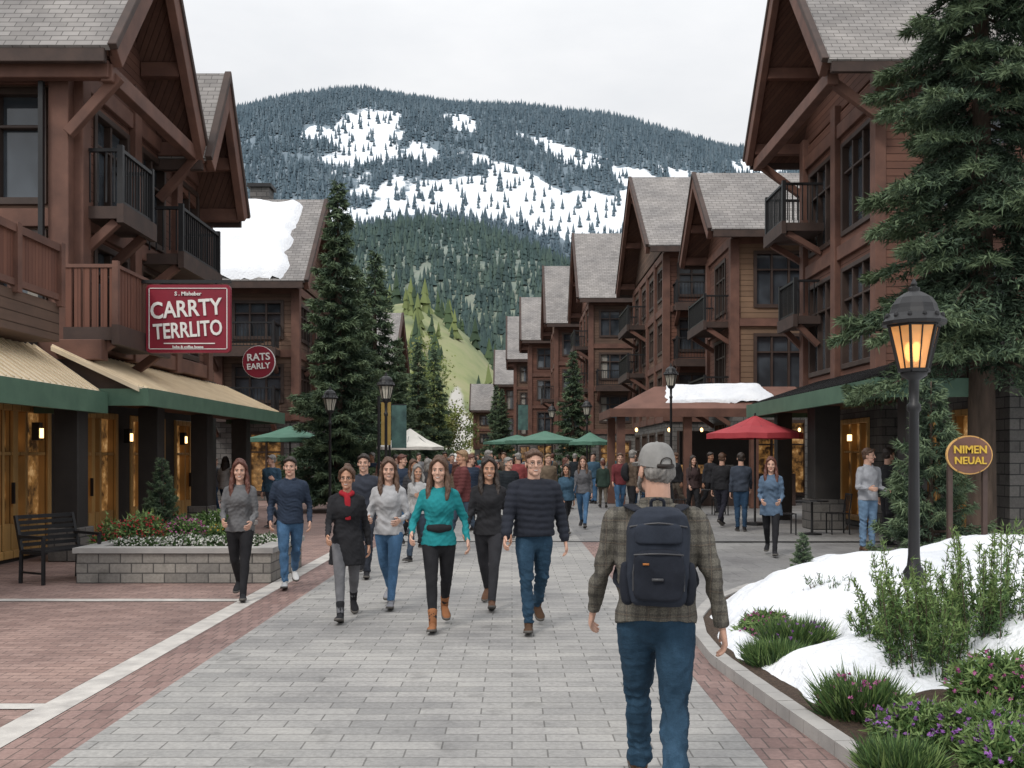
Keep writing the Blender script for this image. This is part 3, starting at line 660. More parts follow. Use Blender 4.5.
def conifer_mesh(H,R,nb,tw,seed,low=.06,twl=.2,tww=.03,droop=.35,pw=.85):
    r=np.random.default_rng(seed); Ps=[];Ms=[]; tb=MB()
    tb.tube([(0,0,-.1,H*.018),(0,0,H*.3,H*.014),(0,0,H*.7,H*.007),(0,0,H*.99,.01)],8,2)
    for i in range(nb):
        t=low+(1-low)*((i+r.uniform(-.5,.5))/nb); t=min(max(t,low),.995); z=H*t
        L=R*((1-t)/(1-low))**pw*r.uniform(.55,1.2)+.12; az=i*2.4+r.uniform(-.5,.5); dr=droop*r.uniform(.4,1.3)
        n=max(10,int(tw*(L/R)**1.3)); s_=r.uniform(.12,1,n)**.8
        ca,sa=math.cos(az),math.sin(az)
        out=np.array([ca,sa,0]); sd=np.array([-sa,ca,0])
        w=L*.27*np.sin(np.clip(s_,0,1)*math.pi*.9+.15)
        lat=r.uniform(-1,1,n)*w
        zz=z-dr*L*(s_**1.3)+ .12*L*s_**4 - np.abs(lat)*.45 + r.normal(size=n)*.02
        p=np.outer(s_*L,out)+np.outer(lat,sd); p[:,2]+=zz
        d=out*0.7+np.outer(np.sign(lat)*.6,sd)+np.array([0,0,-.35])+r.normal(size=(n,3))*.25
        B_=blades(p,nrm(d),twl*r.uniform(.7,1.3,n),tww*np.ones(n),3,.45,r)
        q=np.tile(s_,3)+r.normal(size=3*n)*.16
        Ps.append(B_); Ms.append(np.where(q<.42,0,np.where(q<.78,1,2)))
        if L>.5 and i%2==0: tb.tube([(0,0,z,.03*L**.5),(ca*L*.5,sa*L*.5,z-dr*L*.4,.018*L**.5),(ca*L*.9,sa*L*.9,z-dr*L*.85,.006)],5,2)
    return np.concatenate(Ps),np.concatenate(Ms),tb
def conifer(name,mesh,loc,sc=1,rz=0):
    P,Mi,tb=mesh['d']
    e=empty(name,loc); e.rotation_euler=(0,0,rz); e.scale=(sc,sc,sc)
    if 'o' not in mesh:
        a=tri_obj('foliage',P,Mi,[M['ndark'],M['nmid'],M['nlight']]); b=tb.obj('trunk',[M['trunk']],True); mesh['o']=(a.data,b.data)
        a.parent=e; b.parent=e
    else:
        for n_,d_ in zip(('foliage','trunk'),mesh['o']):
            o=bpy.data.objects.new(n_,d_); COL.objects.link(o); o.parent=e
    return e
big={'d':conifer_mesh(15,2.25,210,430,1,.23,.15,.017,.65,.55)}
med={'d':conifer_mesh(10.3,1.8,170,260,2,.05,.17,.026,.25,.9)}
med2={'d':conifer_mesh(12,2.2,120,120,3,.06,.3,.045,.3,.85)}
sml={'d':conifer_mesh(2.5,.62,70,130,4,.04,.10,.011,-.1,.9)}
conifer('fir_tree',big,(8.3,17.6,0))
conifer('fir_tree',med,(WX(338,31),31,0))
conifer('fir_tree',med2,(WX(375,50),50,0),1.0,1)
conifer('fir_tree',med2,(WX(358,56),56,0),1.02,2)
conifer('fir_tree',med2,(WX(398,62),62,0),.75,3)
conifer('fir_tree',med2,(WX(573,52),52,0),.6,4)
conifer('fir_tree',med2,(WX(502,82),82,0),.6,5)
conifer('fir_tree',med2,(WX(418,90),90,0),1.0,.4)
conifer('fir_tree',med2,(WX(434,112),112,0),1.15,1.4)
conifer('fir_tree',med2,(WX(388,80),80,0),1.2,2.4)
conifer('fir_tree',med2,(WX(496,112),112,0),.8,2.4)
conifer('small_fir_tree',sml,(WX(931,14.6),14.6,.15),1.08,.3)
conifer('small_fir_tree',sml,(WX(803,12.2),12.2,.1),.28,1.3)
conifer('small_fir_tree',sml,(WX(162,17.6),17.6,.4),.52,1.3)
print('trees',time.time()-T0)
def shrub(name,x,y,z,w,h,n,lw,ll,mats,mode='bush',fl=None,nf=0,seed=0,stems=14):
    r=np.random.default_rng(seed+77)
    if mode=='upright':
        Ps=[];Ms=[];tb=MB()
        for i in range(stems):
            a=r.uniform(0,6.28); rr=r.uniform(0,.45)*w; tilt=r.uniform(.0,.4)*w; hh=h*r.uniform(.4,1)
            b0=np.array([math.cos(a)*rr,math.sin(a)*rr,0]); b1=b0+np.array([math.cos(a)*tilt,math.sin(a)*tilt,hh])
            t=r.uniform(.08,1,n//stems)**1.1; p=b0+np.outer(t,(b1-b0))+r.normal(size=(len(t),3))*np.array([.03,.03,.01])*(1.1-t)[:,None]
            d=nrm(r.normal(size=(len(t),3))*.6+np.array([0,0,.9]))
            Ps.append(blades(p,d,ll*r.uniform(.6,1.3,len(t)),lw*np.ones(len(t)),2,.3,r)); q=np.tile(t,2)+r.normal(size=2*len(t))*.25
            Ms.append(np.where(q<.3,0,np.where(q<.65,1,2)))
            tb.tube([(*b0,.005),(*b1,.002)],4,1)
        P=np.concatenate(Ps);Mi=np.concatenate(Ms)
    elif mode=='grassy':
        a=r.uniform(0,6.28,n); b=np.stack([np.cos(a),np.sin(a),np.zeros(n)],1)*(r.uniform(0,.7,n)**.7*w*.5)[:,None]
        d=nrm(np.stack([np.cos(a),np.sin(a),np.zeros(n)],1)*r.uniform(.1,1.1,n)[:,None]+np.array([0,0,1.])+r.normal(size=(n,3))*.15)
        P=blades(b,d,h*r.uniform(.5,1.1,n),lw*np.ones(n),2,.15,r); Mi=r.integers(0,3,2*n); tb=MB(); tb.tube([(0,0,-.05,.02),(0,0,.08,.01)],5,1)
    else:
        q=nrm(r.normal(size=(n,3))); q[:,2]=np.abs(q[:,2]); rad_=r.uniform(.35,1,n)**.6*(1+.18*np.sin(q[:,0]*9+seed)*np.cos(q[:,1]*8))
        p=q*rad_[:,None]*np.array([w/2,w/2,h]); P=blades(p,nrm(q+r.normal(size=(n,3))*.6),ll*r.uniform(.6,1.3,n),lw*np.ones(n),2,.5,r)
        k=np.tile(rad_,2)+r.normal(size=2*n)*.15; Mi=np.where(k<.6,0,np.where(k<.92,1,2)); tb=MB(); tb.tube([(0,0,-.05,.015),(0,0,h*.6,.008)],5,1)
    M_=[M[m] for m in mats]
    if fl:
        M_=M_+[M[fl]]; q=nrm(r.normal(size=(nf,3))); q[:,2]=np.abs(q[:,2])*.8+.2; p=q*np.array([w/2,w/2,h])*r.uniform(.85,1.08,nf)[:,None]
        fP=blades(p,nrm(r.normal(size=(nf,3))+np.array([0,-.3,.5])),.022*np.ones(nf),.012*np.ones(nf),5,.9,r)
        P=np.concatenate([P,fP]); Mi=np.concatenate([Mi,np.full(len(fP),3)])
    e=empty(name,(x,y,z)); a=tri_obj('foliage',P,Mi,M_); a.parent=e; b=tb.obj('stems',[M['trunk']],False); b.parent=e
    return e
G3=['ldark','lmid','llight']
# ---------------------------------------------------------------- garden bed and snow bank
exs=[3,4.5,5.6,7,8.3,9.3,10.3,11.5,12.8,14,15.2,16.2]; exv=[2.25,2.08,1.99,1.86,1.76,1.8,1.95,2.35,3.1,4.2,5.8,8.5]
def edge(y): return np.interp(y,exs,exv)
gx=np.linspace(1.6,15,300); gy=np.linspace(2.5,17,300)
XX,YY=np.meshgrid(gx,gy)
def fbm(x,y,f,seed,o=5):
    r=np.random.default_rng(seed); z=np.zeros_like(x); a=1
    for i in range(o):
        for j in range(3):
            th=r.uniform(0,6.28); z+=a*np.sin((x*math.cos(th)+y*math.sin(th))*f+r.uniform(0,6.28)+1.3*np.sin((x*math.sin(th)-y*math.cos(th))*f*.7+j))/3
        f*=1.9;a*=.5
    return z
E=edge(YY); dd=np.minimum(XX-E,(16.6-YY)*1.0)
def sst(x,a,b): t=np.clip((x-a)/(b-a),0,1); return t*t*(3-2*t)
soilz=.07+.12*sst(dd,0,1.2)+.012*fbm(XX,YY,5,3)*sst(dd,0,.3)
nearpl=np.exp(-(((XX-2.75)/.62)**2+((YY-5.6)/1.25)**2))+.75*np.exp(-(((XX-2.5)/.36)**2+((YY-8.4)/.5)**2))+.9*np.exp(-(((XX-5.3)/1.0)**2+((YY-13.9)/.6)**2))
snz=soilz+.16*sst(dd+.05*fbm(XX,YY,4,8),.03,.35)+.12*sst(dd,.2,1)+.20*sst(dd,.6,2.4)+.11*fbm(XX,YY,1.5,11)*sst(dd,.1,.8)+.035*fbm(XX,YY,4.2,12)*sst(dd,.1,.5)-.50*nearpl-.03+.012*fbm(XX,YY,9,15)*sst(dd,.1,.4)
snz=np.where(dd<.03,soilz-.1,snz)
def grid_obj(name,XX,YY,ZZ,mat,keep=None):
    ny,nx=XX.shape; V=np.stack([XX,YY,ZZ],-1).reshape(-1,3)
    idx=np.arange(ny*nx).reshape(ny,nx); Fq=np.stack([idx[:-1,:-1],idx[:-1,1:],idx[1:,1:],idx[1:,:-1]],-1)
    if keep is not None: Fq=Fq[keep]
    Fq=Fq.reshape(-1,4)
    me=bpy.data.meshes.new(name); me.from_pydata(V.tolist(),[],Fq.tolist()); me.materials.append(mat)
    me.polygons.foreach_set('use_smooth',[True]*len(Fq)); me.update(); ob=bpy.data.objects.new(name,me); COL.objects.link(ob); return ob
kq=(dd[:-1,:-1]>-.04)&(dd[1:,1:]>-.04)
grid_obj('garden_bed_soil',XX,YY,soilz,M['soil'],kq)
grid_obj('snow_bank',XX,YY,snz,M['snow'],(dd[:-1,:-1]>0)&(dd[1:,1:]>0))
kb=MB()
for i in range(60):
    y0=2.5+i*.235; y1=y0+.228
    if y1>16: break
    kb.beam((edge(y0)-.04,y0,.03),(edge(y1)-.04,y1,.03),.12,.12)
kb.obj('kerb',[M['concrete']])
def gz(x,y):
    i=min(max(int((y-2.5)/14.5*299),0),299); j=min(max(int((x-1.6)/13.4*299),0),299); return max(float(soilz[i,j]),float(snz[i,j])-.12)
def sh(px,Y,**k):
    x=WX(px,Y); shrub('flowering_plant' if k.get('fl') else 'shrub',x,Y,gz(x,Y),**k)
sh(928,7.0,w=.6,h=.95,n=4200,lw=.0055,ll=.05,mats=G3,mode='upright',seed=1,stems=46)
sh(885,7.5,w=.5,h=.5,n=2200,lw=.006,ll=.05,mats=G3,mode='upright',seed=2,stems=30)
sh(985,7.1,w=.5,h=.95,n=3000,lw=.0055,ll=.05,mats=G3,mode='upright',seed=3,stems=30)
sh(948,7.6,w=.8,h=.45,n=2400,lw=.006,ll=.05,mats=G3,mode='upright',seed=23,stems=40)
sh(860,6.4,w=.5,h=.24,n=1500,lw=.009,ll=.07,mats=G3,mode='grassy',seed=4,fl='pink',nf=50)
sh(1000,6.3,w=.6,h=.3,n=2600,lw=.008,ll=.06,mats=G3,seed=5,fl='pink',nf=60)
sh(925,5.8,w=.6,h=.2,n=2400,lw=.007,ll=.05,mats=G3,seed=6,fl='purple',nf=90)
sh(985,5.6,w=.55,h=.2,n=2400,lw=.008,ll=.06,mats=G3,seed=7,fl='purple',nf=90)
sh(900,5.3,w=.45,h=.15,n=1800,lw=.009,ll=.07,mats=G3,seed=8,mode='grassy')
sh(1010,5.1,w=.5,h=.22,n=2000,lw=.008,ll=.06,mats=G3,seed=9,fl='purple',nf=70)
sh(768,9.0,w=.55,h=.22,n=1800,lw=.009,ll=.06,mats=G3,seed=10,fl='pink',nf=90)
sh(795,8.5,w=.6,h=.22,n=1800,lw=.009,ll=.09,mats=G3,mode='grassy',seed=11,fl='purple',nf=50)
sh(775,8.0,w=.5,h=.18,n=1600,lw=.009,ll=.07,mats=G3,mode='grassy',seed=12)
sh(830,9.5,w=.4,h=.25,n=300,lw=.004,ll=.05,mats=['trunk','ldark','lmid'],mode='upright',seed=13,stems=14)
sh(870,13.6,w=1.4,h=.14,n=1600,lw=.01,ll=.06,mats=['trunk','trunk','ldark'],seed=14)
print('garden',time.time()-T0)
# ---------------------------------------------------------------- street lamp
def lg(name,em,s,base=(.75,.45,.2)):
    m,t,b=nt(name); b.inputs['Base Color'].default_value=c4(base); b.inputs['Roughness'].default_value=.35
    b.inputs['Transmission Weight'].default_value=.4; b.inputs['Emission Color'].default_value=c4(em)
    nz=noise_(t,objco(t),9,3); t.links.new(math_(t,'MULTIPLY',nz,s),b.inputs['Emission Strength']); return m
M['lampglass']=lg('lamp_glass_lit',(1,.38,.09),.6); M['lampglass_off']=mk('lamp_glass',(.6,.57,.48),None,4,.3); M['bulb']=emis('bulb',(1,.6,.25),4)
def lamp(x,y,z,H,lit=False,light=False,k=1.0):
    B=Bld('street_lamp',(x,y,z)); b=B['post','black']; hl=.78*k; zt=z+H-hl
    b.lathe([(.13*k,0),(.13*k,.08),(.10*k,.12),(.085*k,.4),(.095*k,.44),(.06*k,.5),(.05*k,.6),(.042*k,H-hl-.35),(.06*k,H-hl-.33),(.06*k,H-hl-.28),(.04*k,H-hl-.26),(.045*k,H-hl-.06),(.11*k,H-hl-.02),(.12*k,H-hl+.03)],x,y,z,16)
    f=B['lantern_frame','black']; R0=.13*k;R1=.225*k; z0=zt+.03; z1=zt+.43*k
    for i in range(6):
        a=math.pi/3*i; c,s_=math.cos(a),math.sin(a); f.beam((x+R0*c,y+R0*s_,z0),(x+R1*c,y+R1*s_,z1),.022*k,.022*k)
        a2=a+math.pi/3; c2,s2=math.cos(a2),math.sin(a2)
        f.beam((x+R0*c,y+R0*s_,z0),(x+R0*c2,y+R0*s2,z0),.03*k,.03*k); f.beam((x+R1*c,y+R1*s_,z1),(x+R1*c2,y+R1*s2,z1),.03*k,.035*k)
        g=B['lantern_glass','lampglass' if lit else 'lampglass_off']; q=.97
        g.add([(x+R0*c*q,y+R0*s_*q,z0),(x+R0*c2*q,y+R0*s2*q,z0),(x+R1*c2*q,y+R1*s2*q,z1),(x+R1*c*q,y+R1*s_*q,z1)],[(0,1,2,3)])
        m_=((c+c2)/2,(s_+s2)/2); f.beam((x+R0*m_[0],y+R0*m_[1],z0),(x+R1*m_[0],y+R1*m_[1],z1),.010*k,.010*k)
    f.lathe([(.27*k,0),(.275*k,.03*k),(.24*k,.07*k),(.215*k,.10*k),(.20*k,.14*k),(.19*k,.18*k),(.15*k,.24*k),(.09*k,.28*k),(.05*k,.30*k),(.05*k,.33*k),(.02*k,.345*k),(.028*k,.365*k),(.008*k,.41*k)],x,y,z1,12)
    for i in range(12):
        a=math.pi/6*i; f.ell((x+.235*k*math.cos(a),y+.235*k*math.sin(a),z1+.075*k),(.022*k,.022*k,.03*k),6,4)
    if lit: B['bulb','bulb'].ell((x,y,zt+.2*k),(.05*k,.05*k,.09*k),10,8)
    e=B.done(smooth=('post',))
    if light:
        L=bpy.data.lights.new('lamp_bulb','POINT'); L.energy=7; L.color=(1,.55,.2); L.shadow_soft_size=.05
        o=bpy.data.objects.new('lamp_bulb_light',L); COL.objects.link(o); o.location=(x,y,zt+.2); o.parent=e; o.matrix_parent_inverse=Matrix.Translation(-e.location)
lamp(WX(914,9),9,.25,3.03,True,True,1.02)
for (px,py,Y,k) in ((330,388,26,.8),(386,374,22,.75),(671,365,30,.85),(587,400,40,.8),(552,405,48,.8)):
    lamp(WX(px,Y),Y,0,WZ(py,Y),False,False,k)
# ---------------------------------------------------------------- LEFT LODGE
B=Bld('timber_lodge',(-12,20,0)); wx=-7.8
fr=Fr((-8.2,9),(0,1),(1,0)); sb=[(3.2,5.6),(6.3,8.6),(9.4,11.6),(12.4,14.4),(15.2,17.6)]
facade(B,fr,18.6,0,3.75,[(.12,2.55)],sb,'black_wall','gold',glass='shopglass_glow')
B['core','inside'].box(-20,-8.55,9.05,27.5,0,3.7)
B['core','black_wall'].box(-20,-8.2,27.35,27.6,0,3.75)
B['core','beam_dk'].box(-20,-8.21,9.0,17.85,3.6,3.78)
for y in (13.0,16.6,20.3,23.6,27.0):
    B['posts','black_wall'].box(-7.55,-7.15,y-.2,y+.2,.0,2.7); B['posts','stone_dk'].box(-7.62,-7.08,y-.27,y+.27,0,.55)
for (u0,u1) in sb:
    fr.box(B['doors','gold'],u0+.07,u1-.07,-.13,-.02,.1,.62); um=(u0+u1)/2; fr.box(B['doors','gold'],um-.08,um+.08,-.13,.0,.62,2.5)
    fr.box(B['door_handles','black'],um-.14,um-.11,.0,.05,.95,1.3)
def awning(B,x0,x1,y0,y1,zf0,zf1,zw,roof='tanroof',fas='green',sg=1,rib=.22):
    B['awning_fascia',fas].box(x0-.05,x0+.05,y0,y1,zf0,zf1)
    B['awning_fascia',fas].box(min(x0,x1)+.05,max(x0,x1)-.05,y0,y0+.08,zf0,zf1-.01)
    B['awning_fascia',fas].box(min(x0,x1)+.05,max(x0,x1)-.05,y1-.08,y1,zf0,zf1-.01)
    p=[(x0+.1*sg,zf1+.02),(x1,zw),(x1,zw-.08),(x0+.1*sg,zf1-.06)]
    B['awning_roof',roof].prism(p,'y',y0-.05,y1+.05)
    k=int((y1-y0)/rib)
    for i in range(k+1):
        y=y0+(y1-y0)*i/k; B['awning_ribs',roof].beam((x0+.12*sg,y,zf1+.03),(x1,y,zw+.01),.035,.05)
    B['awning_fascia','beam_dk'].prism([(x0,zf0+.1),(x1,zf0+.1),(x1,zw-.1),(x0,zf1-.07)],'y',y0+.1,y0+.16)
    B['awning_soffit','soffit'].box(min(x0,x1)+.06,max(x0,x1)-.06,y0+.17,y1-.09,zf0+.12,zf0+.16)
awning(B,-6.95,-8.18,8.8,17.0,2.46,2.82,3.62,sg=-1)
awning(B,-6.3,-7.9,17.1,27.4,2.60,2.90,3.62,sg=-1)
fr2=Fr((wx,17.9),(0,1),(1,0))
facade(B,fr2,7.6,3.7,9.4,[(4.1,5.7),(6.3,8.2)],[(.7,2.3),(3.0,4.4),(5.0,6.8)],'wood_red')
fr3=Fr((wx,17.9),(-1,0),(0,-1))
facade(B,fr3,12,3.7,9.2,[(4.0,5.75),(6.3,8.3)],[(.6,2.3),(2.9,4.8),(5.2,7),(8,10)],'wood_brown')
B['core','inside'].box(-19.7,wx-.35,18.25,25.2,3.7,9.6)
B['core','wood_red'].box(-19.7,wx-.02,25.25,25.5,3.7,9)
for y in (17.95,20.45,23.0,25.35):
    B['posts','beam'].box(wx-.1,wx+.14,y-.17,y+.17,3.65,9.3)
for x in (-8.0,-10.35,-12.8): B['posts','beam'].box(x-.18,x+.18,17.55,17.93,3.65,9.0)
for z in (3.85,6.0,8.55):
    B['beams','beam'].box(wx+.0,wx+.09,18.1,25.2,z-.16,z+.16); B['beams','beam'].box(-19,wx-.2,17.80,17.9,z-.16,z+.16)
B['beams','beam'].box(-7.15,-6.95,17.3,22.1,8.25,8.55)
for y in (17.5,22.0): B['beams','beam'].beam((wx,y,7.4),(-6.9,y,8.4),.16,.18)
B['beams','beam'].box(-19,-7.0,17.25,17.45,8.3,8.6)
gable_roof(B,-6.9,-26,17.1,19.7,22.3,8.75,12.0,8.4,wallx=wx,sgn=-1,truss=False)
gable_roof(B,-6.75,-26,22.0,23.45,25.1,8.3,10.6,7.75,wallx=wx,sgn=-1,truss=False)
B['roof','roof'].prism([(21.5,8.4),(26.2,8.2),(26.2,8.0),(21.5,8.2)],'x',-26,-7.9)
B['beams','wood_brown'].box(-8.3,-7.5,9,16.5,3.62,4.25)
B['balcony_rail','beam'].box(-7.55,-7.43,9,16.5,5.1,5.22); B['balcony_rail','beam'].box(-7.53,-7.45,9,16.5,4.3,4.4)
for y in np.arange(9.2,16.6,1.45): B['balcony_rail','beam'].box(-7.57,-7.41,y-.07,y+.07,4.2,5.25)
B['balcony_panel','slat'].box(-7.5,-7.48,9,16.4,4.4,5.1)
balcony(B,fr2,-.55,2.0,.92,3.98,1.1,'slats')
balcony(B,fr2,.1,1.7,.75,6.25,1.05,'bars')
balcony(B,fr2,3.1,5.8,.85,6.0,1.0,'bars')
B['beams','beam'].box(-8.6,-7.1,17.2,17.5,3.4,3.75)
for y in (16.9,20.9,24.4):
    B['wall_lantern','black'].box(-8.12,-8.0,y-.07,y+.07,2.0,2.3); B['wall_lantern_glow','bulb'].box(-8.0,-7.97,y-.04,y+.04,2.04,2.2)
B['downpipe','black'].beam((-8.25,17.45,3.7),(-8.25,17.45,8.4),.08,.08)
B.done(bevel=.012)
def text_obj(s,size,loc,rot,mat,parent,extr=.012,sx=1):
    c=bpy.data.curves.new('text','FONT'); c.body=s; c.size=size; c.extrude=extr; c.align_x='CENTER'; c.align_y='CENTER'; c.offset=size*.018; c.resolution_u=3
    o=bpy.data.objects.new('text',c); COL.objects.link(o)
    dg=bpy.context.evaluated_depsgraph_get(); me=bpy.data.meshes.new_from_object(o.evaluated_get(dg)); bpy.data.objects.remove(o)
    me.materials.clear(); me.materials.append(mat)
    ob=bpy.data.objects.new('lettering',me); COL.objects.link(ob); ob.location=loc; ob.rotation_euler=rot; ob.scale=(sx,1,1)
    ob.parent=parent; ob.matrix_parent_inverse=Matrix.Translation(-parent.location)
    return ob
def rrect(w,h,r,n=5):
    p=[]
    for cx,cy,a0 in ((w/2-r,h/2-r,0),(-w/2+r,h/2-r,90),(-w/2+r,-h/2+r,180),(w/2-r,-h/2+r,270)):
        for i in range(n+1): a=rad(a0+90*i/n); p.append((cx+r*math.cos(a),cy+r*math.sin(a)))
    return p
Ys=18.6; sx=WX(189,Ys); sz_=WZ(319,Ys); w_=1.57;h_=1.27
B=Bld('shop_sign',(sx,Ys,sz_))
B['board','signred'].prism([(sx+a,sz_+b) for a,b in rrect(w_,h_,.08)],'y',Ys-.05,Ys+.05)
fr=B['border','white']
for a in (-1,1):
    fr.box(sx-w_/2+.07,sx+w_/2-.07,Ys-.062,Ys-.045,sz_+a*(h_/2-.07)-.005,sz_+a*(h_/2-.07)+.005); fr.box(sx+a*(w_/2-.06)-.005,sx+a*(w_/2-.06)+.005,Ys-.062,Ys-.045,sz_-h_/2+.08,sz_+h_/2-.08)
fr.box(sx-.45,sx+.5,Ys-.062,Ys-.045,sz_-.47,sz_-.455)
B['bracket','black'].box(wx,sx+w_/2,Ys-.03,Ys+.03,sz_+h_/2+.03,sz_+h_/2+.09)
for q in (-.5,.5): B['bracket','black'].box(sx+q-.015,sx+q+.015,Ys-.015,Ys+.015,sz_+h_/2-.02,sz_+h_/2+.05)
e=B.done(); R=(rad(90),0,0); RT=(rad(90),rad(-4),0)
text_obj('CARRTY',.43,(sx-.04,Ys-.06,sz_+.17),RT,M['white'],e,sx=.82); text_obj('TERRLITO',.40,(sx,Ys-.06,sz_-.22),RT,M['white'],e,sx=.72)
text_obj('S . Misheber',.10,(sx,Ys-.06,sz_+.46),R,M['white'],e); text_obj('bake & coffee house',.07,(sx,Ys-.06,sz_-.53),R,M['white'],e)
Ys=22; sx=WX(259,Ys); sz_=WZ(362,Ys)
B=Bld('round_shop_sign',(sx,Ys,sz_)); n=28
B['board','signred'].prism([(sx+.35*math.cos(2*math.pi*i/n),sz_+.35*math.sin(2*math.pi*i/n)) for i in range(n)],'y',Ys-.04,Ys+.04)
B['rim','white'].prism([(sx+.362*math.cos(2*math.pi*i/n),sz_+.362*math.sin(2*math.pi*i/n)) for i in range(n)],'y',Ys-.025,Ys+.025)
B['bracket','black'].box(wx,sx+.1,Ys-.02,Ys+.02,sz_+.42,sz_+.46); B['bracket','black'].box(sx-.012,sx+.012,Ys-.012,Ys+.012,sz_+.33,sz_+.44)
e=B.done(); text_obj('RATS',.22,(sx,Ys-.05,sz_+.1),RT,M['white'],e); text_obj('EARLY',.18,(sx,Ys-.05,sz_-.1),RT,M['white'],e)
Ys=13.7; sx=WX(969,Ys); sz_=WZ(455,Ys); B=Bld('oval_shop_sign',(sx,Ys,sz_))
B['board','beam'].prism([(sx+.30*math.cos(2*math.pi*i/n),sz_+.25*math.sin(2*math.pi*i/n)) for i in range(n)],'y',Ys-.03,Ys+.03)
B['rim','gold'].prism([(sx+.318*math.cos(2*math.pi*i/n),sz_+.268*math.sin(2*math.pi*i/n)) for i in range(n)],'y',Ys-.02,Ys+.02)
for q in(-.24,.24): B['legs','beam_dk'].box(sx+q-.03,sx+q+.03,Ys+.03,Ys+.09,0,sz_+.1)
e=B.done(); text_obj('NIMEN',.15,(sx,Ys-.04,sz_+.07),R,M['yellowp'],e); text_obj('NEUAL',.14,(sx,Ys-.04,sz_-.08),R,M['yellowp'],e)
# ---------------------------------------------------------------- generic lodges
def lodge(name,sg,xw,xb,y0,y1,ze,zr,ov=1.0,nfl=3,wall='wood_red',wall2=None,low='stone_dk',bal=(),bw=1.9,lowh=3.2,eo=.8,truss=False):
    n=(-sg,0); B=Bld(name,((xw+xb)/2,(y0+y1)/2,0)); fs=Fr((xw,y0),(0,1),n); ff=Fr((xw,y0),(sg,0),(0,-1))
    L=y1-y0; W=abs(xb-xw)
    fh=(ze-lowh)/(nfl-1) if nfl>1 else 0
    fl=[(lowh+i*fh+.6,lowh+i*fh+fh-.45) for i in range(nfl-1)]
    def bays(L):
        k=max(1,int(L/(bw+.9))); w=L/k; return [(w*i+(w-bw)/2,w*i+(w+bw)/2) for i in range(k)]
    facade(B,fs,L,lowh,ze,fl,bays(L),wall); facade(B,ff,W,lowh,ze,fl,bays(W),wall2 or wall)
    facade(B,fs,L,0,lowh,[(.3,lowh-.6)],bays(L),low,glass='shopglass_glow'); facade(B,ff,W,0,lowh,[(.3,lowh-.6)],bays(W),low,glass='shopglass_glow')
    B['core','inside'].box(xw+sg*.35,xb-sg*.3,y0+.35,y1-.3,0,ze)
    B['core',wall].box(xw+sg*.02,xb,y1-.25,y1,0,ze)
    for u in [0.12]+[L*i/max(1,int(L/2.8)) for i in range(1,max(1,int(L/2.8)))]+[L-.12]: fs.box(B['posts','beam'],u-.16,u+.16,-.05,.13,lowh-.1,ze)
    for u in [.0]+[W*i/max(1,int(W/2.8)) for i in range(1,max(1,int(W/2.8))+1)]: ff.box(B['posts','beam'],u-.15,u+.17,-.04,.14,lowh-.1,ze)
    for i in range(nfl):
        z=lowh+i*fh; fs.box(B['beams','beam'],.0,L,0,.09,z-.15,z+.15); ff.box(B['beams','beam'],-.05,W,0,.10,z-.14,z+.14)
    gable_roof(B,xw-sg*ov,xb,y0-eo,(y0+y1)/2,y1+eo,ze+.2,zr,ze+.2,wallx=xw,sgn=sg,truss=truss,wallmat=wall)
    for (f,u0,u1,fi) in bal:
        balcony(B,fs if f=='s' else ff,u0,u1,1.0,lowh+fi*fh+.1,1.0,'bars',brk=True)
    return B.done()
def roof_snow(name,x0,x1,y0,yr,z0,zr,seed,th=.22,parent=None):
    u=np.linspace(0,1,60); v=np.linspace(0,1,30); U,V_=np.meshgrid(u,v)
    X_=x0+(x1-x0)*U; Yq=y0+(yr-y0)*V_; Zq=z0+(zr-z0)*V_
    ed=np.minimum(np.minimum(U*abs(x1-x0),(1-U)*abs(x1-x0)),np.minimum(V_,1-V_)*6)
    ed=ed+.35*fbm(X_,Yq,2.2,seed+5)
    h=th*sst(ed,0,.5)+.10*fbm(X_,Yq,1.0,seed)*sst(ed,0,1.2)-.02-.25*(1-sst(ed,0,.25))
    o=grid_obj(name,X_,Yq,Zq+.12+h,M['snow'])
    if parent: o.parent=parent; o.matrix_parent_inverse=Matrix.Translation(-parent.location)
    return o
e=lodge('timber_lodge',-1,-8.3,-26,38.3,44.7,8.1,12.3,.5,3,'wood_brown',None,bal=(('f',.6,3.2,1),('f',.6,3.2,0),('s',1.5,5,1)),eo=.8)
roof_snow('roof_snow',-24,-8.5,37.45,41.3,8.2,12.15,3,.32,parent=e)
c=Bld('chimney',(-13,42,11)); c['stack','stone_dk'].box(-11,-10.2,41.8,42.6,11,13.0); c['stack','black'].box(-11.1,-10.1,41.7,42.7,13,13.15); c.done()
lodge('timber_lodge',-1,-9.2,-20,72,80,8,12.5,.8,3,'wood_brown')
lodge('timber_lodge',-1,-10.5,-22,52,60,7.5,11,.8,3,'wood_red')
lodge('timber_lodge',1,-4.6,-1.9,122,126,7,10.5,.5,3,'wood_tan',lowh=2.6,bw=1.4)
e=lodge('timber_lodge',1,8.2,22,36.8,41.5,9.7,12.75,1.0,3,'wood_red','wood_tan',bal=(('s',.5,3.8,1),('s',.5,3.8,0)),lowh=3.6,bw=1.9)
e=lodge('timber_lodge',1,7.0,16,45.3,56.7,10.9,15.9,.9,4,'wood_brown','wood_red',bal=(('s',6.5,10.5,2),('s',6.5,10.5,1),('f',.3,2.6,1),('f',.3,2.6,2)),lowh=3.4)
roof_snow('roof_snow',8.6,12.5,45.0,46.4,11.4,12.6,8,.12,parent=e)
lodge('timber_lodge',1,4.9,14,62,70.5,11.2,16.4,.8,4,'wood_red','wood_brown',bal=(('s',1,4,1),('s',1,4,2),('f',.3,2.5,1)))
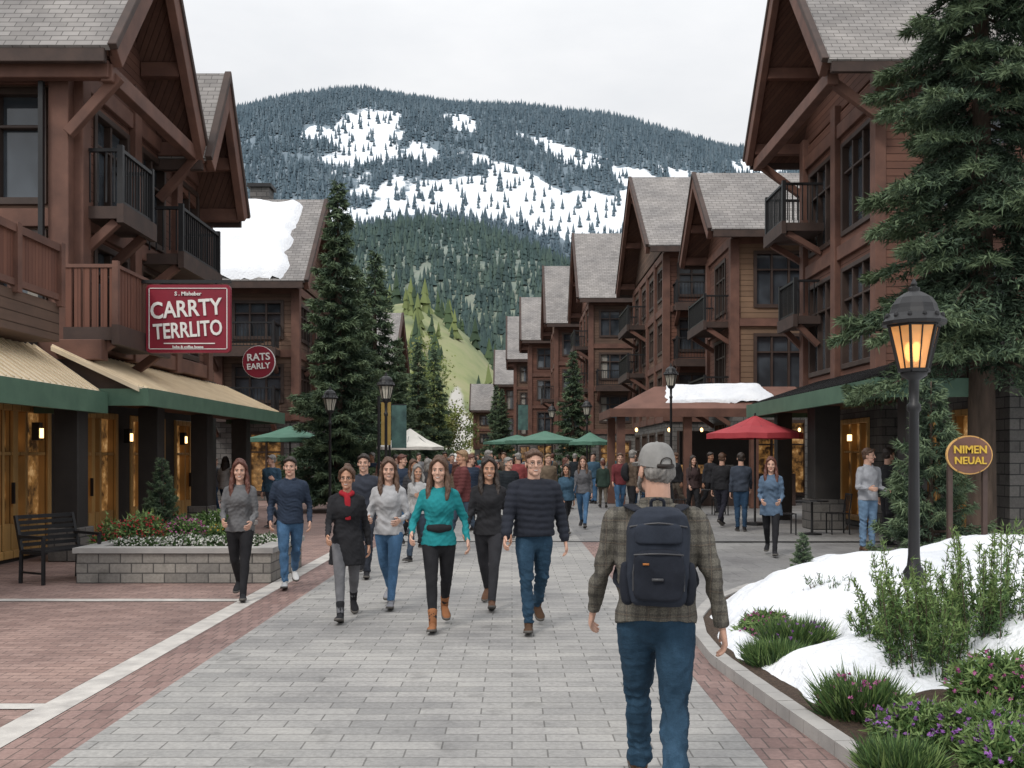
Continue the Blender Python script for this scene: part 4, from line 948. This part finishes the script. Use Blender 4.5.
lodge('timber_lodge',1,3.3,12,74.5,82,11.3,16.5,.8,4,'wood_brown','wood_red',bal=(('s',1,4,1),))
lodge('timber_lodge',1,1.6,11,87,94,11.5,16.0,.8,4,'wood_red')
lodge('timber_lodge',1,.3,9,99,107,11.0,16,.8,4,'wood_brown')
lodge('timber_lodge',1,-1.2,8,113,121,9.5,14,.8,3,'wood_red')
B=Bld('timber_lodge',(14,25.8,0)); xw=8.5
fs=Fr((xw,22.9),(0,1),(-1,0)); ff=Fr((xw,22.9),(1,0),(0,-1))
facade(B,fs,6.0,3.4,10.6,[(4.0,6.5),(7.4,9.7)],[(.5,2.7),(3.4,5.5)],'wood_red'); facade(B,ff,12,3.4,10.6,[(3.9,6.4),(7.4,9.6)],[(1,3),(4.5,6.5),(8,10)],'wood_red')
facade(B,fs,6.0,0,3.4,[(.2,2.6)],[(.8,2.7),(3.5,5.2)],'stone_dk','gold',glass='shopglass_glow'); facade(B,ff,12,0,3.4,[(.4,2.6)],[(1,3),(8,10)],'stone_dk',glass='shopglass_glow')
B['core','inside'].box(xw+.35,20.2,23.25,28.6,0,10.6); B['core','wood_red'].box(xw+.02,20.4,28.65,28.9,0,10.6)
for y in (23.05,25.95,28.75): B['posts','beam'].box(xw-.15,xw+.1,y-.18,y+.18,3.3,10.8)
for z in (3.5,6.95,10.1): B['beams','beam'].box(xw-.1,xw,23.2,28.6,z-.18,z+.18); B['beams','beam'].box(xw+.2,20,22.8,22.9,z-.18,z+.18)
gable_roof(B,7.0,24,22.1,25.85,29.6,10.5,14.9,10.5,wallx=xw,sgn=1,truss=False)
for y in (22.6,29.1): B['beams','beam'].beam((xw,y,9.3),(7.15,y,10.3),.18,.2)
B['beams','beam'].box(7.1,7.35,22.4,29.3,10.1,10.42)
balcony(B,fs,4.3,6.2,1.1,8.1,1.1,'bars'); balcony(B,fs,4.6,6.2,.7,5.6,1.0,'bars')
awning(B,6.5,8.45,17.6,27.4,2.78,3.12,3.75,roof='black',sg=1,rib=.18)
B['posts','black_wall'].box(7.15,7.75,23.5,24.1,0,2.9); B['posts','stone_dk'].box(7.05,7.85,23.4,24.2,0,.7)
B['posts','black_wall'].box(7.2,7.6,18.2,18.6,0,2.9); B['posts','black_wall'].box(7.2,7.6,27,27.35,0,2.9)
for y in (24.6,26.4): B['wall_lantern','bulb'].box(xw-.2,xw-.12,y-.05,y+.05,2.1,2.25)
B.done(bevel=.012)
B=Bld('shop_front',(12,20.5,0)); f5=Fr((8.9,17.8),(0,1),(-1,0)); facade(B,f5,5,0,3.6,[(.4,2.6)],[(.6,2.2),(2.9,4.5)],'stone_dk','gold',glass='shopglass_glow'); B['core','inside'].box(9.2,14,18.1,22.8,0,3.5); f6=Fr((8.9,17.8),(1,0),(0,-1)); facade(B,f6,7,0,3.6,[(.6,2.5)],[(1.2,3),(4,6)],'stone_dk','frame',glass='shopglass_glow'); B['roof','roof'].box(8.6,16,17.5,22.8,3.6,3.75); B.done()
# ---------------------------------------------------------------- cafe pavilion
B=Bld('cafe_pavilion',(7,37,0))
def hip(B,x0,x1,y0,y1,z0,z1,ins,part,mat):
    B[part,mat].add([(x0,y0,z0),(x1,y0,z0),(x1,y1,z0),(x0,y1,z0),(x0+ins,y0+ins,z1),(x1-ins*.3,y0+ins,z1),(x1-ins*.3,y1-ins,z1),(x0+ins,y1-ins,z1)],[(0,1,5,4),(1,2,6,5),(2,3,7,6),(3,0,4,7),(4,5,6,7),(3,2,1,0)])
M['redroof']=mk('red_brown_roof',(.20,.10,.075),(.13,.065,.05),2,.8,.2,20)
hip(B,3.3,10.2,32.6,36.4,3.25,4.1,1.6,'roof','redroof')
B['fascia','beam'].box(3.2,10.3,32.5,32.62,3.0,3.27); B['fascia','beam'].box(3.2,3.32,32.5,36.5,3.0,3.27)
for x in (3.6,5.8,8.0,10): B['posts','beam'].box(x-.13,x+.13,32.8,33.06,0,3.1)
B['posts','beam'].box(3.47,3.73,36,36.26,0,3.1)
B['counter','beam_dk'].box(5,9.8,34.4,34.9,0,1.1); B['menu_board','black_wall'].box(6,8.5,35.6,35.7,1.4,2.6)
for i in range(6): B['pendant_light','bulb'].ell((4.2+i*1.1,33.6,2.6),(.05,.05,.07),8,6)
e=B.done(); roof_snow('roof_snow',5.0,8.8,33.0,34.3,3.42,4.1,31,.06,parent=e)
def umbrella(x,y,R,zt,ze,mat,name='patio_umbrella'):
    B=Bld(name,(x,y,0)); n=8; mb=B['canopy',mat]; vs=[]
    for k,(rr,zz) in enumerate(((.03,zt),(R*.5,ze+(zt-ze)*.42),(R,ze),(R*1.0,ze-.13))):
        for i in range(n*2):
            a=math.pi*i/n; q=rr*(1 if i%2==0 else .955); vs.append((x+q*math.cos(a),y+q*math.sin(a),zz+(0 if i%2==0 else .015)))
    m=n*2; mb.add(vs,[(k*m+i,k*m+(i+1)%m,(k+1)*m+(i+1)%m,(k+1)*m+i) for k in range(3) for i in range(m)])
    B['pole','black'].lathe([(.25,0),(.25,.06),(.03,.07),(.025,zt+.08)],x,y,0,8)
    for i in range(n): a=2*math.pi*i/n; B['ribs','black'].beam((x,y,zt-.05),(x+R*.97*math.cos(a),y+R*.97*math.sin(a),ze-.02),.015,.015)
    B.done()
umbrella(WX(755,25),25,1.22,2.72,2.28,'umb_red')
umbrella(WX(545,42),42,1.7,2.75,2.35,'umb_green'); umbrella(WX(517,50),50,1.7,2.75,2.4,'umb_green'); umbrella(WX(590,38),38,.8,2.6,2.25,'umb_green')
umbrella(WX(410,44),44,1.5,2.9,2.1,'umb_white','market_tent'); umbrella(WX(290,33),33,1.4,2.7,2.3,'umb_green')
def table(x,y):
    B=Bld('cafe_table',(x,y,0)); B['top','black'].lathe([(.35,.72),(.36,.735),(.35,.75)],x,y,0,16); B['leg','black'].lathe([(.22,0),(.22,.02),(.03,.04),(.025,.72)],x,y,0,8); B.done()
def chair(x,y,rot):
    B=Bld('cafe_chair',(x,y,0)); c,s_=math.cos(rot),math.sin(rot)
    T=lambda a,b,z:(x+a*c-b*s_,y+a*s_+b*c,z)
    m=B['frame','black']
    for a in(-.19,.19):
        m.beam(T(a,-.19,0),T(a,-.19,.45),.025,.025); m.beam(T(a,.2,0),T(a,.19,.45),.025,.025); m.beam(T(a,.19,.45),T(a,.25,.88),.025,.025)
    for i in range(6): m.beam(T(-.2,-.18+i*.075,.455),T(.2,-.18+i*.075,.455),.05,.02)
    for i in range(5): m.beam(T(-.16+i*.08,.2,.5),T(-.16+i*.08,.25,.86),.015,.015)
    m.beam(T(-.2,.25,.88),T(.2,.25,.88),.03,.04); B.done()
for (px,Y) in ((700,29),(812,22),(665,33)): table(WX(px,Y),Y); chair(WX(px,Y)-.6,Y,1.57); chair(WX(px,Y)+.6,Y+.1,-1.57)
def bench(x,y,rot,W=1.3):
    B=Bld('park_bench',(x,y,0)); c,s_=math.cos(rot),math.sin(rot); T=lambda a,b,z:(x+a*c-b*s_,y+a*s_+b*c,z)
    m=B['frame','black']
    for a in(-W/2,W/2):
        m.beam(T(a,-.25,0),T(a,-.25,.62),.04,.04); m.beam(T(a,.22,0),T(a,.2,.45),.04,.04); m.beam(T(a,.2,.45),T(a,.33,.92),.04,.04); m.beam(T(a,-.27,.63),T(a,.25,.64),.05,.035); m.beam(T(a,-.25,.42),T(a,.2,.42),.035,.04); m.beam(T(a,-.25,.15),T(a,.22,.15),.025,.025)
    s2=B['seat','black']
    for i in range(7): s2.beam(T(-W/2,-.24+i*.072,.445),T(W/2,-.24+i*.072,.445),.05,.025)
    for i in range(6): s2.beam(T(-W/2,.21+i*.022,.52+i*.075),T(W/2,.21+i*.022,.52+i*.075),.02,.05)
    B.done()
bench(WX(60,13.9),13.9,rad(62),.9)
def planter(x0,x1,y0,y1,h):
    B=Bld('stone_planter',((x0+x1)/2,(y0+y1)/2,0)); t=.22
    for a in ((x0,x1,y0,y0+t),(x0,x1,y1-t,y1),(x0,x0+t,y0+t,y1-t),(x1-t,x1,y0+t,y1-t)): B['wall','planter'].box(*a,0,h-.07)
    for a in ((x0-.04,x1+.04,y0-.04,y0+t+.02),(x0-.04,x1+.04,y1-t-.02,y1+.04),(x0-.04,x0+t+.02,y0+t+.02,y1-t-.02),(x1-t-.02,x1+.04,y0+t+.02,y1-t-.02)): B['coping','concrete'].box(*a,h-.07,h)
    B['soil','soil'].box(x0+t,x1-t,y0+t,y1-t,.05,h-.08); B.done()
M['planter']=bricks('planter_blocks',(.33,.31,.28),(.21,.20,.185),(.10,.095,.09),.3,.135,.01,axes='z')
planter(-5.95,-3.3,13.6,15.6,.48); planter(-7.0,-4.9,17.3,19.0,.5)
def pl(x,y,z,**k): shrub('flowering_plant' if k.get('fl') else 'shrub',x,y,z,**k)
for i in range(4): pl(-5.5+.62*i,14.6+.2*(i%2),.4,w=.8,h=.16,n=700,lw=.012,ll=.05,mats=['ldark','lmid','ldark'],fl='whitep',nf=280,seed=30+i)
pl(-5.55,14.9,.42,w=.8,h=.45,n=900,lw=.014,ll=.08,mats=G3,fl='redp',nf=220,seed=36); pl(-5.0,15.2,.42,w=.7,h=.36,n=800,lw=.014,ll=.07,mats=G3,fl='pink',nf=170,seed=37)
pl(-4.5,15.3,.42,w=.5,h=.25,n=500,lw=.014,ll=.07,mats=G3,fl='yellowp',nf=60,seed=41)
pl(-6.4,18.1,.42,w=.8,h=.35,n=800,lw=.016,ll=.08,mats=G3,fl='redp',nf=110,seed=38); pl(-5.4,18.1,.42,w=.9,h=.3,n=900,lw=.016,ll=.08,mats=G3,fl='whitep',nf=70,seed=39)
pl(-6.3,15.6,.0,w=.6,h=.7,n=900,lw=.016,ll=.1,mats=G3,fl='redp',nf=150,seed=40)
def banner(px,py0,py1,Y,w,mat):
    x=WX(px,Y); B=Bld('banner_sign',(x,Y,0)); zt=WZ(py0,Y); zb=WZ(py1,Y)
    B['pole','black'].lathe([(.08,0),(.04,.1),(.035,zt+.15)],x-w/2-.06,Y,0,8); B['cloth',mat].box(x-w/2,x+w/2,Y-.01,Y+.01,zb,zt); B['arms','black'].box(x-w/2-.06,x+w/2,Y-.015,Y+.015,zt,zt+.03); B.done()
M['bannerg']=mk('banner_green',(.09,.18,.16),(.03,.06,.06),3,.7); M['bannery']=mk('banner_gold',(.4,.28,.08),(.3,.2,.06),6,.7)
banner(386,402,445,25,.24,'bannery'); banner(399,405,448,30,.45,'bannerg'); banner(523,405,430,60,.6,'bannerg')
print('buildings',time.time()-T0)
# ---------------------------------------------------------------- terrain
rp=[(-600,330),(-200,260),(60,190),(230,138),(300,116),(375,105),(450,114),(520,122),(600,135),(680,155),(750,169),(800,177),(1024,240),(1400,300),(1900,360)]
hp=[(-400,330),(200,260),(330,240),(400,232),(480,236),(530,248),(575,272),(640,300),(900,340),(1500,400)]
npr=[(-300,380),(300,330),(380,300),(430,293),(470,320),(520,380),(600,430),(1200,440)]
def prof(x,Y,pts):
    px=512+F*x/Y; return (HY-np.interp(px,[p[0] for p in pts],[p[1] for p in pts]))/F*Y
def terr(x,y):
    R_=prof(x,1500,rp)*sst(y,560,1500)**.85*(1-.5*sst(y,1500,2300))*(1+.012*fbm(x,y,.012,1))
    H_=prof(x,620,hp)*sst(y,290,620)*(1-.35*sst(y,620,950))*(1+.03*fbm(x,y,.03,2))
    N_=prof(x,260,npr)*sst(y,125,260)*(1+.05*fbm(x,y,.06,4))
    k=8.; mx=np.maximum(np.maximum(R_,H_),N_)
    return np.maximum(mx+2*np.log(np.exp((R_-mx)/k)+np.exp((H_-mx)/k)+np.exp((N_-mx)/k))-2*math.log(3),-.5)
tx=np.concatenate([np.linspace(-1500,-420,60)[:-1],np.linspace(-420,620,420),np.linspace(620,1900,70)[1:]]); ty=np.concatenate([np.linspace(120,700,150)[:-1],np.linspace(700,1560,260),np.linspace(1560,2400,40)[1:]])
TX,TY=np.meshgrid(tx,ty); TZ=terr(TX,TY)
def snowmask(x,y,z):
    px=512+F*x/y; py=HY-F*(z-HC)/y
    m=np.zeros_like(px)
    for cx,cy,rx,ry,rot,a in ((362,140,36,28,-.5,1.3),(378,124,22,14,0,1.2),(500,200,120,21,.12,1.3),(345,216,45,10,0,1.2),(590,212,50,20,.25,1.3),(430,188,40,9,-.3,1.0),(315,132,12,8,0,1.0),(460,122,18,9,.3,.95),(640,178,44,11,.3,1.05),(520,178,50,10,.4,1.05),(700,182,44,11,.2,1.05),(420,150,20,10,.5,.85),(560,226,46,12,.2,1.15),(760,172,36,9,.2,1.0),(300,212,20,8,0,1.0),(480,160,26,8,.3,.75),(580,160,36,9,.3,.85),(400,206,30,8,0,1.1),(650,205,34,12,.3,1.0),(540,140,26,6,.2,.8)):
        dx=px-cx;dy=py-cy; u=(dx*math.cos(rot)+dy*math.sin(rot))/rx; v=(-dx*math.sin(rot)+dy*math.cos(rot))/ry
        m=np.maximum(m,a*np.exp(-(u*u+v*v)*.8))
    m=m+.24*fbm(x,y,.05,7)+.14*fbm(x,y,.16,8,3)
    return np.where(y>640,m,0)
SM=snowmask(TX,TY,TZ)
pxx=512+F*TX/TY; pyy=HY-F*(TZ-HC)/TY
PM=np.exp(-((pxx-(462+(pyy-400)*-.12+4*np.sin(pyy*.09)))/(5+np.clip(pyy-380,0,80)*.16))**2)*((TY<270)&(pyy>372))
m,t,b=nt('mountain_ground'); b.inputs['Roughness'].default_value=.95
at=t.nodes.new('ShaderNodeAttribute'); at.attribute_name='snow'; ap=t.nodes.new('ShaderNodeAttribute'); ap.attribute_name='path'
co=objco(t); nz=noise_(t,co,.06,8,.7); f=math_(t,'ADD',at.outputs['Fac'],math_(t,'MULTIPLY',math_(t,'SUBTRACT',nz,.5),.8))
sp=t.nodes.new('ShaderNodeSeparateXYZ'); t.links.new(co,sp.inputs[0])
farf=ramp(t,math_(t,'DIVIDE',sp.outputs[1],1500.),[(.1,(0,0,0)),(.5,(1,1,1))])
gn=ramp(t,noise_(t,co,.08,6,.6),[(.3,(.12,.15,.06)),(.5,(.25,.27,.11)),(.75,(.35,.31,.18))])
fg=ramp(t,noise_(t,co,.03,6,.6),[(.3,(.14,.19,.23)),(.7,(.19,.24,.28))])  # distant ground: haze blue mixed into the base colour
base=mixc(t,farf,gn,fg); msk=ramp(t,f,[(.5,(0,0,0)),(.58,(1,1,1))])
base=mixc(t,ramp(t,ap.outputs['Fac'],[(.4,(0,0,0)),(.6,(1,1,1))]),base,(.46,.44,.41))
t.links.new(mixc(t,msk,base,(.82,.86,.91)),b.inputs['Base Color']); M['mtn']=m
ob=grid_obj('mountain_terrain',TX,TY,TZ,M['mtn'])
for nm,arr in (('snow',SM),('path',PM)):
    a=ob.data.attributes.new(nm,'FLOAT','POINT'); a.data.foreach_set('value',arr.reshape(-1).astype(np.float32))
def forest(name,n,xr,yr,hr,mats,sparse,seed,dens=None,w=.2):
    r=np.random.default_rng(seed); y=r.uniform(yr[0],yr[1],n); pxr=r.uniform(xr[0],xr[1],n); x=(pxr-512)/F*y
    z=terr(x,y); sm=snowmask(x,y,z); keep=(z>1)&((sm<.5)|(r.uniform(size=n)<sparse))
    if dens is not None: keep&=dens(x,y,z,r)
    x,y,z=x[keep],y[keep],z[keep]; n=len(x); h=r.uniform(hr[0],hr[1],n)*r.uniform(.7,1.1,n)
    seg=6; tris=[]; a0=r.uniform(0,6.28,n)
    for (zb,zt,rr) in ((.06,.5,1),(.3,.76,.72),(.56,1.0,.45)):
        rad_=h*w*rr; jit=r.uniform(.6,1.25,(n,seg)); dz=r.uniform(-.05,.05,(n,seg))
        for k in range(seg):
            a=a0+2*math.pi*k/seg; b_=a0+2*math.pi*(k+1)/seg; k2=(k+1)%seg
            p=np.stack([x+np.cos(a)*rad_*jit[:,k],y+np.sin(a)*rad_*jit[:,k],z-1+h*(zb+dz[:,k])],1)
            q=np.stack([x+np.cos(b_)*rad_*jit[:,k2],y+np.sin(b_)*rad_*jit[:,k2],z-1+h*(zb+dz[:,k2])],1)
            tp_=np.stack([x,y,z-1+h*zt],1); tris.append(np.stack([p,q,tp_],1))
    cm=r.integers(0,len(mats),n); MI=np.concatenate([cm]*(len(tris)))
    return tri_obj(name,np.concatenate(tris),MI,mats)
fa=[mk('far_forest_haze_a',(.12,.17,.205),(.095,.14,.175),.02,.95),mk('far_forest_haze_b',(.095,.14,.175),(.08,.12,.15),.02,.95),mk('far_forest_haze_c',(.15,.20,.235),(.12,.165,.20),.02,.95)]  # aerial haze put into the tree colour, paler and bluer than foliage
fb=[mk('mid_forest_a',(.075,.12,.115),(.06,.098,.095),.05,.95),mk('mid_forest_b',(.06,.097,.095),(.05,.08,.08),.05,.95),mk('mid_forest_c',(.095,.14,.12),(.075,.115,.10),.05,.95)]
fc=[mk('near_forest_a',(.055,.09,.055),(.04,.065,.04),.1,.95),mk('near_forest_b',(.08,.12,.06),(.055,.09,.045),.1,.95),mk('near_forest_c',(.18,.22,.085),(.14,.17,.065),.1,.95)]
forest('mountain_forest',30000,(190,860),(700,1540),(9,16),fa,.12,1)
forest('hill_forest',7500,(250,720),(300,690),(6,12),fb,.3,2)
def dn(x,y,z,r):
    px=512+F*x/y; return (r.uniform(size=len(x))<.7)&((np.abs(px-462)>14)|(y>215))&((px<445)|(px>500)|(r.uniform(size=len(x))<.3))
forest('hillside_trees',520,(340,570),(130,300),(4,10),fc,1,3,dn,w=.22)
print('terrain',time.time()-T0)
def decid(x,y,z,H,R,seed,mats):
    r=np.random.default_rng(seed); n=2600; cl=r.normal(size=(26,3))*np.array([R*.45,R*.45,H*.2])+np.array([0,0,H*.6]); k=r.integers(0,26,n)
    p=cl[k]+r.normal(size=(n,3))*R*.17; P=blades(p,nrm(r.normal(size=(n,3))),.28*np.ones(n),.1*np.ones(n),2,.5,r); Mi=np.tile(np.clip((k%3),0,2),2)
    e=empty('deciduous_tree',(x,y,z)); a=tri_obj('foliage',P,Mi,mats); a.parent=e; tb=MB(); tb.tube([(0,0,-.2,H*.02),(.1,0,H*.4,H*.012),(0,.1,H*.8,.03)],6,2)
    for c in cl[:10]: tb.tube([(.1,0,H*.35,.06),(*(c*.6+np.array([0,0,H*.2])),.04),(*c,.015)],5,2)
    b=tb.obj('trunk',[M['trunk']],True); b.parent=e
yl=[mk('spring_leaf_a',(.24,.28,.08),(.18,.22,.06),1,.8),mk('spring_leaf_b',(.16,.21,.07),(.13,.17,.055),1,.8),mk('spring_leaf_c',(.31,.31,.11),(.24,.24,.09),1,.8)]
for i,(px,Y,H) in enumerate(((406,110,11),(448,122,9),(425,130,15),(490,135,7))):
    decid(WX(px,Y),Y,float(terr(np.array([WX(px,Y)]),np.array([float(Y)]))[0]) if Y>125 else 0,H,H*.35,i,yl)
# ---------------------------------------------------------------- world, light, camera
w=bpy.data.worlds.new('World'); scene.world=w; w.use_nodes=True; t=w.node_tree; bg=t.nodes['Background']
sk=t.nodes.new('ShaderNodeTexSky'); sk.sky_type='NISHITA'; sk.sun_disc=False; EL=rad(48); AZ=rad(212)
sk.sun_elevation=EL; sk.sun_rotation=AZ
tc=t.nodes.new('ShaderNodeTexCoord'); mp=t.nodes.new('ShaderNodeMapping'); mp.inputs['Scale'].default_value=(1,1,2.6); t.links.new(tc.outputs['Generated'],mp.inputs[0])
nz=noise_(t,mp.outputs[0],2.4,8,.55)
r_=ramp(t,nz,[(.34,(.77,.79,.82)),(.62,(.92,.925,.935))])
sp=t.nodes.new('ShaderNodeSeparateXYZ'); t.links.new(tc.outputs['Generated'],sp.inputs[0])
zf=math_(t,'MULTIPLY',math_(t,'MAXIMUM',math_(t,'SUBTRACT',sp.outputs[2],.3),0),12.5)
v=t.nodes.new('ShaderNodeVectorMath'); v.operation='SCALE'; t.links.new(r_,v.inputs[0]); t.links.new(math_(t,'ADD',zf,10.0),v.inputs['Scale'])
t.links.new(mixc(t,.94,sk.outputs[0],v.outputs[0]),bg.inputs[0]); bg.inputs[1].default_value=.1
L=bpy.data.lights.new('sun','SUN'); L.energy=1.5; L.angle=rad(12); L.color=(1,.95,.88); o=bpy.data.objects.new('sun',L); COL.objects.link(o)
d=Vector((math.sin(AZ)*math.cos(EL),math.cos(AZ)*math.cos(EL),math.sin(EL))); o.rotation_euler=d.to_track_quat('Z','Y').to_euler(); o.location=(0,0,60)
cam=bpy.data.cameras.new('camera'); co_=bpy.data.objects.new('camera',cam); COL.objects.link(co_); co_.location=(0,0,HC); co_.rotation_euler=(rad(90),0,0)
cam.lens=35; cam.sensor_width=36; cam.shift_y=(HY-384)/1024; cam.clip_end=8000; cam.clip_start=.05; scene.camera=co_
scene.view_settings.view_transform='Standard'; scene.view_settings.look='None'; scene.view_settings.exposure=0
print('done',time.time()-T0)
